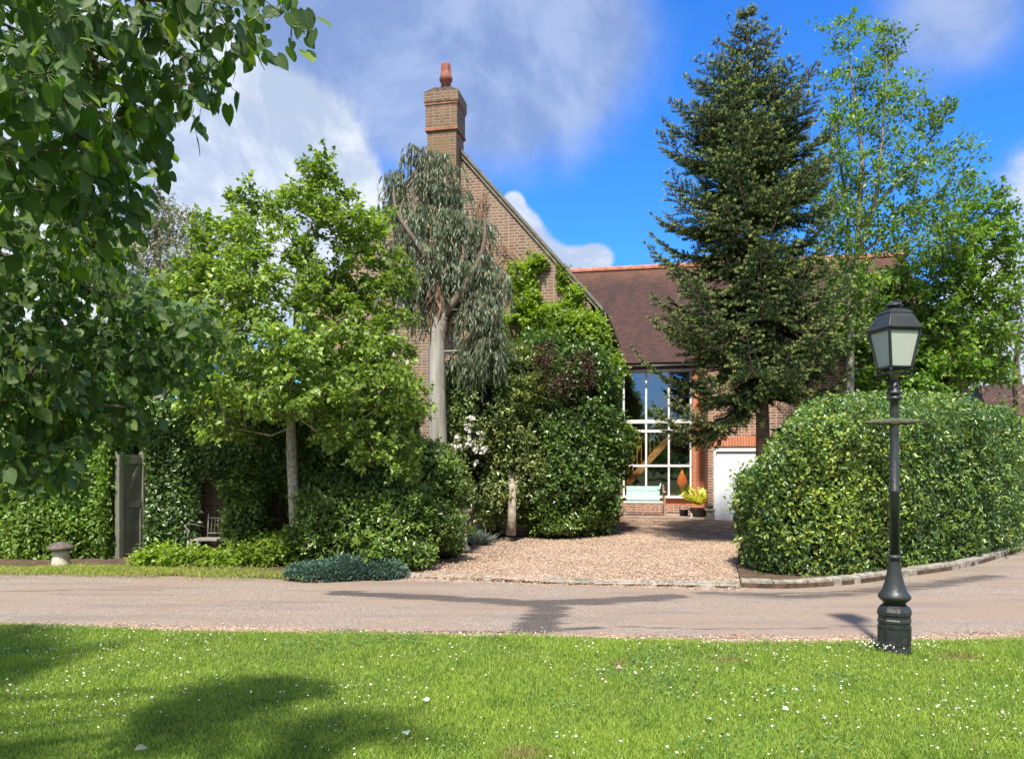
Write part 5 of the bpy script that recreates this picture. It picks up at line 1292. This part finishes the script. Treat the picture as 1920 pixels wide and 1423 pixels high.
e = shrub('virginia_creeper', 'vivid lime green creeper climbing to a point up the gable and down its corner', E, 26000, LM['creeper'], rg, .095, 'lobed', 'creeper', tintf=lambda p: (rg.uniform(0, 1, len(p)) < .3) * .6, lump=.32, lf=3.2, depth=.14, droop=.6, core=False, gaps=.38, gf=2.6)
LV = Leaves(); tips = spread(shell_points(E, 1200, rg, .3, 3)[0], .22, rg); tips = tips[(tips[:, 2] > 3.2) & (rg.uniform(0, 1, len(tips)) < .6)]
clusters(LV, tips, np.mean(tips, 0) + [0, 1.5, 0], rg, n=9, r=.24, size=.09, tpl='lobed', upb=.1, droop=.6, tintp=.3, twigs=3); LV.build('leaves', LM['creeper'], e)
# bare wistaria stems high on the gable and reddish twigs
e = empty('bare_climber', tuple(hw(-2.0, -.1, 5.5))); tag(e, 'thin brown leafless climber twigs on the upper gable right of the gum tree', 'climber')
A, B, ra = [], [], []
for a_, b_ in (((905, 360), (880, 480)), ((910, 362), (895, 460)), ((945, 470), (900, 560)), ((955, 520), (930, 600)), ((935, 455), (985, 505)), ((900, 400), (925, 470)), ((890, 430), (860, 520))):
    for _ in range(5):
        pts = [gp(a_[0] + (b_[0] - a_[0]) * s + rg.normal(0, 4), a_[1] + (b_[1] - a_[1]) * s + rg.normal(0, 3), .06 + rg.uniform(0, .12)) for s in np.linspace(0, 1, 6)]
        A += pts[:-1]; B += pts[1:]
A, B = np.array(A), np.array(B); V, F = frusta(A, B, np.full(len(A), .009), np.full(len(A), .008), 4); np_mesh('stems', V, [F], M['bark_strip'], e)
# blue grey tuft, fern
for nm, px, py, n, hgt, mt, lab in (('blue_grass', 902, 1022, 420, .38, 'bluegrass', 'blue grey spiky tuft at the bed corner by the gravel'), ('fern', 925, 1003, 300, .42, 'low_green', 'yellow green fern like tuft behind the blue grey tuft'),
                                   ('thin_shrub', 862, 1020, 500, .55, 'ivy', 'dark thin leaved tuft left of the blue grey tuft')):
    c = G(px, py, .03); LV = Leaves(); d = unit(rdir(n, rg) * [1, 1, .5] + [0, 0, .75]); 
    LV.add(np.tile(c, (n, 1)) + rg.normal(0, .05, (n, 3)) * [1, 1, .2], d, rdir(n, rg), rg.uniform(.5, 1, n) * hgt, 'lance', None, np.full(n, .45))
    e = empty(nm, (c[0], c[1], 0)); tag(e, lab, 'plant'); LV.build('leaves', LM[mt], e)
# leaves of the potted plant
LV = Leaves(); c = c1 + [0, 0, .42]; n = 210; d = unit(rdir(n, rg) * [1, 1, .6] + [0, 0, .8])
LV.add(c + d * rg.uniform(.0, .40, (n, 1)), d, rdir(n, rg) + [0, -.6, 1], rg.uniform(.15, .25, n), 'oval', None, np.full(n, .9)); LV.build('leaves', LM['pot'], e1)

# ------------------------------------------------------------------ clipped hedge on the right
rg = np.random.default_rng(27)
foot = [np.array(q[:2]) for q in ((5.9, 17.5), (5.2, 15.4), (4.3, 13.0), (3.58, 11.8), (3.50, 11.05), G(1455, 1086), G(1560, 1088), G(1640, 1081), G(1720, 1069), G(1800, 1057), (8.3, 13.0), (9.4, 14.3), (10.9, 16.6), (12.9, 19.5), (16, 24))]
foot = [np.array(q) for q in smooth_line(foot, 6)]
cum = np.concatenate([[0], np.cumsum([np.linalg.norm(foot[i + 1] - foot[i]) for i in range(len(foot) - 1)])])
FT = np.array(foot)
def hf_at(s):
    x = np.interp(s, cum, FT[:, 0]); y = np.interp(s, cum, FT[:, 1]); x2 = np.interp(s + .05, cum, FT[:, 0]); y2 = np.interp(s + .05, cum, FT[:, 1])
    d = unit(np.column_stack([x2 - x, y2 - y]) + 1e-9); return np.column_stack([x, y]), np.column_stack([d[:, 1], -d[:, 0]])
# height along the hedge, measured by picture column
def htop(p):
    px = 960 + p[:, 0] / p[:, 1] * FPX
    py = np.interp(px, [1370, 1395, 1430, 1470, 1500, 1560, 1650, 1750, 1880, 1920], [900, 880, 845, 805, 775, 752, 746, 748, 758, 760])
    return np.where(px > 1600, CAMZ + (HZ - py) / FPX * np.clip(p[:, 1], 0, 13.2), CAMZ + (HZ - py) / FPX * p[:, 1])
n = 112000; s = rg.uniform(0, cum[-1] * .985, n); b2, nn = hf_at(s); zt = htop(b2); zt = np.minimum(zt, 2.95); f = rg.uniform(0, 1, n) ** .95; z = .05 + f * (zt - .05)
bul = .07 * np.sin(math.pi * np.clip(f, 0, 1)) - .18 * np.clip((f - .88) / .12, 0, 1) ** 2
p = np.column_stack([b2 + nn * bul[:, None], z]); nr = np.column_stack([nn, .12 + .9 * np.clip((f - .8) / .2, 0, 1)]); nr = unit(nr)
p = p + nr * (.11 * nse(p, 1.5) + .08 * nse(p, 4, 3) + .05 * nse(p, 10, 5))[:, None]
yel = np.clip(nse(p, .75, 7) * .5 - .35 * (b2[:, 0] > 6) + 1.1 * np.exp(-((b2[:, 0] - 4.6) / .9) ** 2 - ((z - 1.35) / .9) ** 2) - .15, 0, 1)
ty = (rg.uniform(0, 1, n) < yel * .62) * rg.uniform(.45, 1, n)
e = empty('clipped_hedge', (6, 14, 0)); tag(e, 'big curved clipped hedge with yellow tinged leaves behind the lamp post', 'hedge')
LV = Leaves(); leaf_shell(LV, p, nr, rg, .063, 'oval', .32, upb=.0, tint=ty, droop=.15)
q = p[rg.choice(n, 900, replace=False)]; clusters(LV, q, np.repeat(q - nr[:900] * 0 + [0, .6, -.3], 3, 0), rg, n=12, r=.17, size=.075, tpl='oval', twigs=3, tint=.4)
# top of the hedge
inner = FT + 0
hp_ = [tuple(q) for q in FT] + [(12, 24), (7, 22)]
q = rg.uniform((3, 10.5), (13, 22), (36000, 2)); q = q[inside(q, hp_)]
dist = poly_dist(q, [np.array(a) for a in FT]); q = q[dist > .12]; dist = dist[dist > .12]
zt = htop(q); zt = np.minimum(zt, 2.95) - .25 * np.exp(-(dist / .25) ** 2) + .05
pt_ = np.column_stack([q, zt]); pt_[:, 2] += .09 * nse(pt_, 1.6) + .04 * nse(pt_, 5, 2)
leaf_shell(LV, pt_, np.tile([0, -.15, 1.], (len(pt_), 1)), rg, .070, 'oval', .15, tint=(rg.uniform(0, 1, len(pt_)) < .25) * .6)
LV.build('leaves', LM['hedge_right'], e)
# solid dark inside of the hedge, 0.2 m in from its face
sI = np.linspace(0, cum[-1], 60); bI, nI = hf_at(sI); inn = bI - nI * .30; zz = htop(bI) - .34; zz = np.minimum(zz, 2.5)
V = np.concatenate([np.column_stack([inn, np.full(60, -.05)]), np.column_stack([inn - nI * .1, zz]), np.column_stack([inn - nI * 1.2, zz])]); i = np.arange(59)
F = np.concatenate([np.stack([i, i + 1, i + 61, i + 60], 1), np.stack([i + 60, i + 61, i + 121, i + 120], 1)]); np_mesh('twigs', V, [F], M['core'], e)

# ------------------------------------------------------------------ fir
rg = np.random.default_rng(28)
DF = 15.0
def Pf(px, py, dd=0.0): return P(px, py, DF + dd)
b = Pf(1430, 1010)
FTx = trunk_line([((b[0], b[1], -.05), .17), (Pf(1430, 840), .135), (Pf(1428, 740), .125), (Pf(1424, 600), .11), (Pf(1415, 400), .075), (Pf(1405, 200), .045), (Pf(1402, 80), .02), (Pf(1400, 22), .006)], 6)
e = empty('fir_tree', (b[0], b[1], 0)); tag(e, 'tall dark conical fir with pale new tips, in front of the garage', 'tree')
tp = np.array([q[0] for q in FTx]); tz_ = tp[:, 2]
# reach of the branches to the left and right, by height
zL = [CAMZ + (HZ - y) / FPX * DF for y in (820, 735, 690, 640, 580, 540, 440, 380, 300, 235, 160, 110, 60, 25)]
rLft = [x * DF / FPX for x in (190, 235, 225, 225, 240, 200, 185, 180, 165, 135, 95, 70, 28, 5)]
rRgt = [x * DF / FPX for x in (70, 110, 150, 165, 175, 160, 145, 140, 135, 120, 90, 70, 32, 5)]
A, B, ra, rb_, NP, ND, NS, NTi = [], [], [], [], [], [], [], []
z = CAMZ + (HZ - 728) / FPX * DF; whorl = 0
while z < tz_[-1] - .1:
    nb = rg.integers(8, 11) if z < 9 else 7; ph0 = rg.uniform(0, 6.28)
    azs = [ph0 + k * 2 * math.pi / nb + rg.normal(0, .18) for k in range(nb)]
    if whorl == 0: azs = [math.pi * 1.0, math.pi * 1.13, math.pi * .84]
    for az in azs:
        c_, s_ = math.cos(az), math.sin(az)
        rl = np.interp(z, zL, rLft); rr_ = np.interp(z, zL, rRgt); w_ = (1 - c_) / 2
        Lb = (rl * w_ + rr_ * (1 - w_)) * (.92 if abs(s_) > .6 else 1.0) * rg.choice([.62, .85, .95, 1.08])
        if whorl == 0: Lb = 2.1 if c_ < 0 else .7
        if Lb < .12: Lb = .12
        zz0 = z + rg.normal(0, .05); rel = (zz0 - 2.2) / 8.2
        rise = .42 * rel + .02 + rg.normal(0, .05) - (.16 if whorl == 0 else 0); sag = (.42 - .36 * rel)
        t0 = np.array([np.interp(zz0, tz_, tp[:, 0]), np.interp(zz0, tz_, tp[:, 1]), zz0])
        m_ = max(4, int(Lb / .095)); s = np.linspace(0, 1, m_ + 1)
        pts = t0 + np.outer(s * Lb, [c_, s_, 0]) + np.outer(Lb * (rise * s - sag * np.sin(math.pi * s * .8) + .12 * s ** 3), [0, 0, 1]) + rg.normal(0, .01, (m_ + 1, 3))
        A.append(pts[:-1]); B.append(pts[1:]); rbn = .010 + .016 * Lb; ra.append(rbn * (1 - s[:-1] * .8)); rb_.append(rbn * (1 - s[1:] * .8))
        side = np.array([-s_, c_, 0])
        twl = []
        for j in range(1, m_ + 1):
            base_p = pts[j]; dirb = unit(pts[min(j + 1, m_)] - pts[j - 1])
            for sg in (-1, 1):
                if rg.uniform() < .10: continue
                tl = min(.85, Lb * .55) * (1 - s[j]) ** .6 * rg.uniform(.45, 1.15) + .12
                dt = unit(dirb * rg.uniform(.6, .9) + side * sg + np.array([0, 0, rg.normal(.0, .06)])); twl.append((base_p, dt, tl))
        twl.append((pts[-1], unit(pts[-1] - pts[-2]), .10))
        for bp_, dt, tl in twl:
            kk = max(2, int(tl / .035)); ss = (np.arange(kk) + .5) / kk * tl
            q = bp_ + ss[:, None] * dt + np.outer((ss / max(tl, .01)) ** 2 * tl * .15, [0, 0, -1]) * (1 if rel < .5 else -.3)
            NP.append(q); ND.append(np.tile(dt, (kk, 1))); NTi.append((ss > tl - .06) * rg.uniform(.2, 1.0)); NS.append(np.full(kk, 1.0))
            if tl > .25:                          # side shoots
                for jj in range(1, kk - 1, 3):
                    sd = unit(dt + unit(np.cross(dt, [0, 0, 1])) * rg.choice([-1, 1]) * 1.0 + rg.normal(0, .12, 3)); l3 = (tl - ss[jj]) * .45 + .03; k3 = max(1, int(l3 / .035)); s3 = (np.arange(k3) + .5) / k3 * l3
                    NP.append(q[jj] + s3[:, None] * sd); ND.append(np.tile(sd, (k3, 1))); NTi.append((s3 > l3 - .045) * rg.uniform(.1, .9)); NS.append(np.full(k3, 1.))
    z += rg.uniform(.31, .41) * (1 if z < 8 else .8); whorl += 1
V, F = frusta(np.concatenate([tp[:-1]] + A), np.concatenate([tp[1:]] + B), np.concatenate([[q[1] for q in FTx[:-1]]] + ra), np.concatenate([[q[1] for q in FTx[1:]]] + rb_), 7)
np_mesh('trunk', V, [F], M['bark_fir'], e, smooth=True)
NP, ND, NTi = np.concatenate(NP), np.concatenate(ND), np.concatenate(NTi)
k = 11; n = len(NP)
pos = np.repeat(NP, k, 0) + rg.normal(0, .006, (n * k, 3)); dd = np.repeat(ND, k, 0)
rad_ = rdir(n * k, rg); rad_ = unit(rad_ - (rad_ * dd).sum(1, keepdims=True) * dd + [0, 0, .25])
nd = unit(dd * .6 + rad_)
nn_ = unit(np.cross(nd, rdir(n * k, rg))); sd = np.cross(nd, nn_)
ln = rg.uniform(.026, .046, n * k)[:, None]; w = .0065
V = np.stack([pos - sd * w, pos + sd * w, pos + nd * ln], 1).reshape(-1, 3)
F = np.arange(n * k * 3).reshape(-1, 3)
np_mesh('crown', V, [F], LM['fir'], e, {'tint': np.repeat(np.repeat(NTi, k), 3)})
print('fir needles', n * k)

# ------------------------------------------------------------------ trees on the right
rg = np.random.default_rng(29)
DA = 17.2
def Pa(px, py, dd=0.0): return P(px, py, DA + dd)
b = Pa(1596, 940)
t1 = trunk_line([((b[0], b[1], -.05), .11), (Pa(1594, 740), .085), (Pa(1596, 600), .075), (Pa(1606, 480), .06), (Pa(1612, 380), .06), (Pa(1615, 280), .045), (Pa(1600, 170), .03), (Pa(1590, 80), .012)])
t2 = trunk_line([(Pa(1596, 600), .06), (Pa(1588, 500), .05), (Pa(1590, 400, .3), .04), (Pa(1575, 300, .3), .03), (Pa(1570, 180, .3), .01)])
t3 = trunk_line([(Pa(1606, 480), .055), (Pa(1640, 380, -.2), .045), (Pa(1655, 250, -.2), .03), (Pa(1662, 120, -.2), .015), (Pa(1655, 50, -.2), .006)])
t4 = trunk_line([(Pa(1612, 430), .05), (Pa(1680, 340, .2), .035), (Pa(1740, 270, .2), .02), (Pa(1775, 210, .2), .008)])
t5 = trunk_line([(Pa(1606, 480), .05), (Pa(1690, 420, .3), .03), (Pa(1760, 360, .3), .02), (Pa(1820, 310, .3), .008)])
E = ell(DA, [(1590, 70, 42, 35), (1655, 60, 22, 25), (1670, 110, 34, 45), (1600, 150, 46, 45), (1650, 190, 40, 45), (1700, 190, 32, 40), (1590, 230, 50, 50), (1660, 270, 50, 45), (1730, 240, 35, 35), (1770, 210, 22, 28), (1560, 300, 40, 45), (1620, 340, 60, 50),
              (1700, 330, 60, 45), (1750, 300, 40, 35), (1570, 400, 50, 60), (1650, 420, 60, 50), (1740, 400, 60, 45), (1800, 350, 35, 40), (1820, 305, 18, 25), (1700, 460, 60, 40), (1590, 480, 50, 50), (1780, 430, 45, 40), (1545, 470, 35, 50), (1560, 550, 40, 40, -.3), (1630, 540, 50, 40, -.3), (1600, 610, 40, 40, -.4), (1540, 360, 25, 40)])
tips = spread(sample_in(E, 800, rg, .55), .25, rg)
tree('ash_tree', 'tall airy feathery leaved tree with several thin stems behind the fir', [t1, t2, t3, t4, t5], tips, M['bark_grey'], LM['ash'], rg,
     dict(n=56, r=.34, size=.105, tpl='dia', upb=.45, droop=.15, flat=.8, tintp=.25, twigs=6, wid=.85), rtwig=.0055)
rg = np.random.default_rng(30)
DM = 18.6
def Pm(px, py, dd=0.0): return P(px, py, DM + dd)
b = Pm(1790, 940)
t1 = trunk_line([((b[0], b[1], -.05), .17), (Pm(1785, 740), .13), (Pm(1775, 620), .10), (Pm(1800, 520), .07), (Pm(1830, 430), .04), (Pm(1850, 390), .015)])
E = ell(DM, [(1850, 400, 40, 40), (1880, 430, 35, 45), (1820, 460, 55, 50), (1870, 500, 45, 50), (1780, 520, 70, 50), (1850, 560, 60, 50), (1740, 590, 70, 50), (1820, 620, 70, 45), (1700, 640, 70, 50), (1770, 680, 80, 40), (1680, 560, 60, 50), (1640, 620, 50, 60),
              (1880, 640, 30, 40), (1650, 700, 60, 45), (1720, 720, 80, 35), (1590, 560, 40, 50), (1560, 620, 40, 50), (1850, 690, 50, 30)])
tips = spread(sample_in(E, 1600, rg, .5), .25, rg)
tree('maple_tree', 'dense fresh green broadleaf tree behind the lamp post and curved hedge', [t1], tips, M['bark'], LM['maple'], rg,
     dict(n=60, r=.36, size=.11, tpl='lobed', upb=.25, droop=.3, flat=.6, tintp=.12, twigs=6))
rg = np.random.default_rng(31)
b = P(1700, 900, 22)
E = ell(22, [(1640, 680, 70, 60), (1720, 660, 70, 60), (1560, 690, 50, 40), (1790, 700, 70, 50)])
tips = spread(sample_in(E, 350, rg, .6), .4, rg)
tree('dark_tree', 'dark small leaved tree in the shade behind the maple, above the hedge', [trunk_line([((b[0], b[1], -.05), .16), (P(1700, 760, 22), .12), (P(1705, 690, 22), .06)])], tips, M['bark'], LM['ivy'], rg,
     dict(n=70, r=.45, size=.11, tpl='oval', twigs=7))
rg = np.random.default_rng(32)
b = P(1912, 880, 24)
E = ell(24, [(1905, 640, 50, 60), (1870, 700, 50, 35), (1930, 580, 50, 60), (1900, 740, 60, 30), (1890, 560, 25, 30)])
tips = spread(sample_in(E, 260, rg, .6), .42, rg)
tree('bare_tree', 'sparse tree with many bare dark branches at the right edge', [trunk_line([((b[0], b[1], -.05), .2), (P(1910, 760, 24), .16), (P(1905, 680, 24), .09), (P(1915, 600, 24), .04)])], tips, M['bark'], LM['grey'], rg,
     dict(n=12, r=.4, size=.08, tpl='dia', twigs=4), rtwig=.014)

# ------------------------------------------------------------------ trees and hedge far off, round the place
rg = np.random.default_rng(33)
def wood(name, spots, label):
    LV = Leaves(); Ec = []
    for x, y, h, w in spots:
        E = [(np.array([x, y, h * .55]), np.array([w, w, h * .48])), (np.array([x + w * .4, y, h * .75]), np.array([w * .6, w * .6, h * .28])), (np.array([x - w * .4, y + 1, h * .5]), np.array([w * .8, w * .8, h * .4]))]
        Ec += E; p, nr = shell_points(E, 2600, rg, .3, .5); leaf_shell(LV, p, nr, rg, .42, 'lobed', .8)
    o = LV.build(name, LM['maple'], None); tag(o, label, 'trees', kind='stuff')
wood('distant_trees', [(-28, 40, 8, 4.5), (-21, 38, 7, 4), (-15, 36, 7.5, 4), (-9, 40, 7, 4), (-34, 60, 9, 6), (-46, 58, 11, 7), (-22, 64, 8, 5), (38, 62, 8, 5), (52, 64, 11, 7), (64, 60, 12, 7), (-10, 70, 8, 6), (25, 72, 8, 6)], 'far off trees closing the view behind the houses')
wood('trees_across_green', [(x, -34 + 4 * math.sin(x), 6.2 + 2.2 * math.sin(x * .7 + 1), 4.5) for x in range(-34, 36, 6)], 'trees on the far side of the lawn, mirrored in the tall window')

# ------------------------------------------------------------------ lime tree hanging in from the left
rg = np.random.default_rng(34)
TB = np.array([-4.6, 2.6, 0])
main = trunk_line([((TB[0], TB[1], -.05), .24), ((-4.6, 2.6, 1.5), .20), ((-4.5, 2.7, 3.2), .17), ((-4.3, 2.8, 5.2), .12), ((-4.2, 2.7, 7.0), .05)])
def Pl(px, py, D): return P(px, py, D)
br = [trunk_line([((-4.55, 2.65, 2.4), .06), (Pl(-200, 440, 3.3), .035), (Pl(20, 488, 3.6), .022), (Pl(160, 540, 3.8), .014), (Pl(310, 600, 4.0), .009)]),
      trunk_line([((-4.5, 2.7, 3.2), .07), (Pl(-200, -120, 2.9), .02), (Pl(100, -70, 2.7), .010), (Pl(300, -50, 2.6), .006), (Pl(480, -30, 2.6), .003)]),
      trunk_line([((-4.45, 2.7, 3.8), .07), (Pl(-100, -300, 3.0), .04), (Pl(200, -160, 2.8), .02), (Pl(450, -80, 2.7), .008)]),
      trunk_line([((-4.55, 2.65, 2.2), .05), (Pl(-150, 620, 3.2), .03), (Pl(60, 680, 3.5), .016), (Pl(240, 760, 3.8), .007)])]
# (px, py, rx, ry, D, rD)
BL = [(40, 60, 130, 90, 2.3, .5), (150, 40, 120, 70, 2.6, .5), (290, 30, 110, 60, 2.7, .4), (420, 15, 80, 45, 2.7, .3), (500, 10, 45, 40, 2.6, .2), (530, 40, 25, 25, 2.6, .1), (350, 80, 60, 50, 2.8, .3), (430, 70, 30, 45, 2.7, .2), (60, 180, 110, 90, 2.2, .5), (190, 150, 90, 70, 2.6, .4), (290, 140, 60, 50, 2.8, .3), (370, 150, 30, 40, 2.8, .15),
      (130, 250, 90, 70, 2.6, .5), (230, 230, 60, 50, 2.9, .3), (30, 300, 90, 90, 2.4, .5), (130, 340, 90, 60, 2.8, .4), (210, 330, 50, 45, 3.0, .3), (240, 390, 35, 35, 3.1, .2), (50, 420, 110, 70, 3.0, .6), (160, 430, 80, 50, 3.2, .4),
      (60, 520, 120, 60, 3.6, .7), (180, 550, 90, 55, 3.9, .5), (280, 590, 80, 55, 4.0, .4), (360, 610, 50, 45, 4.0, .3), (410, 640, 32, 36, 4.0, .2), (70, 620, 130, 70, 3.7, .7), (200, 660, 100, 60, 3.9, .5), (310, 680, 70, 50, 4.0, .3),
      (60, 720, 120, 70, 3.5, .6), (180, 750, 80, 50, 3.8, .4), (250, 790, 28, 38, 3.8, .2), (50, 800, 90, 60, 3.5, .5), (130, 820, 60, 40, 3.6, .3), (60, 880, 55, 40, 3.5, .3), (110, 900, 25, 38, 3.5, .15), (240, 845, 14, 22, 3.8, .1)]
E = []
for px, py, rx, ry, D_, rd in BL: s = D_ / FPX; E.append((P(px, py, D_), np.array([rx * s, rd, ry * s])))
pts = sample_in(E, 2400, rg, .55)
tips = spread(pts, .098, rg)
# crown above and to the left, outside the picture, which shades these branches and the lawn corner
Eo = [(np.array([-3.7, .8, 4.6]), np.array([1.2, 1.1, .7])), (np.array([-4.7, -.2, 4.2]), np.array([1.3, 1.1, .8])), (np.array([-5.2, 2.0, 4.5]), np.array([1.3, 1.4, 1.0])), (np.array([-4.6, 1.2, 4.0]), np.array([.9, 1.0, .8])), (np.array([-5.2, 3.4, 4.0]), np.array([1.3, 1.2, 1.1])), 
      (np.array([-5.6, 1.6, 3.6]), np.array([1.4, 1.6, 1.5])), (np.array([-5.6, 2.6, 6.0]), np.array([1.2, 1.4, .9])), (np.array([-5.4, 3.6, 2.6]), np.array([1.1, 1.3, 1.0]))]
far = spread(sample_in(Eo, 1500, rg, .5), .27, rg)
e = empty('lime_tree', TB); tag(e, 'large shady tree hanging heart shaped leaves into the upper left', 'tree')
A, B, ra, rb = grow([main] + br, np.concatenate([tips, far]), rg, up=.1, rtwig=.0016, power=.5)
V, F = frusta(A, B, ra, rb, 6); np_mesh('trunk', V, [F], M['bark'], e, smooth=True)
LV = Leaves(); cen = np.array([-3.5, 2.4, 3.2])
PA, PB = [], []
def hang(tp_, n, r, size, petiole=True):
    T = np.repeat(tp_, n, 0); k = len(T); o_ = rdir(k, rg) * rg.uniform(.3, 1, (k, 1)) * r
    pos = T + o_; d = unit(o_ * [1, 1, .3] * 5 + rdir(k, rg) * .6 + [0, 0, -.7]); nrm = unit(rdir(k, rg) * .85 + [.15, -.75, .75])
    LV.add(pos, d, nrm, rg.uniform(.45, 1.25, k) * size, 'heart' if petiole else 'heart_low', (rg.uniform(0, 1, k) < .18) * rg.uniform(.3, 1, k), rg.uniform(.85, 1.1, k))
    if petiole: PA.append(pos); PB.append(T + o_ * .1 + [0, 0, .01])
hang(tips[tips[:, 1] < 3.3], 11, .10, .058); hang(tips[tips[:, 1] >= 3.3], 14, .10, .050)
hang(far, 34, .26, .10, False)
LV.build('crown', LM['lime'], e, smooth=True)
PA, PB = np.concatenate(PA), np.concatenate(PB); V, F = frusta(PA, PB, np.full(len(PA), .0011), np.full(len(PA), .0013), 3)
np_mesh('leaf_stalks', V, [F], plain('green stalks', (.12, .18, .05), .6), e)
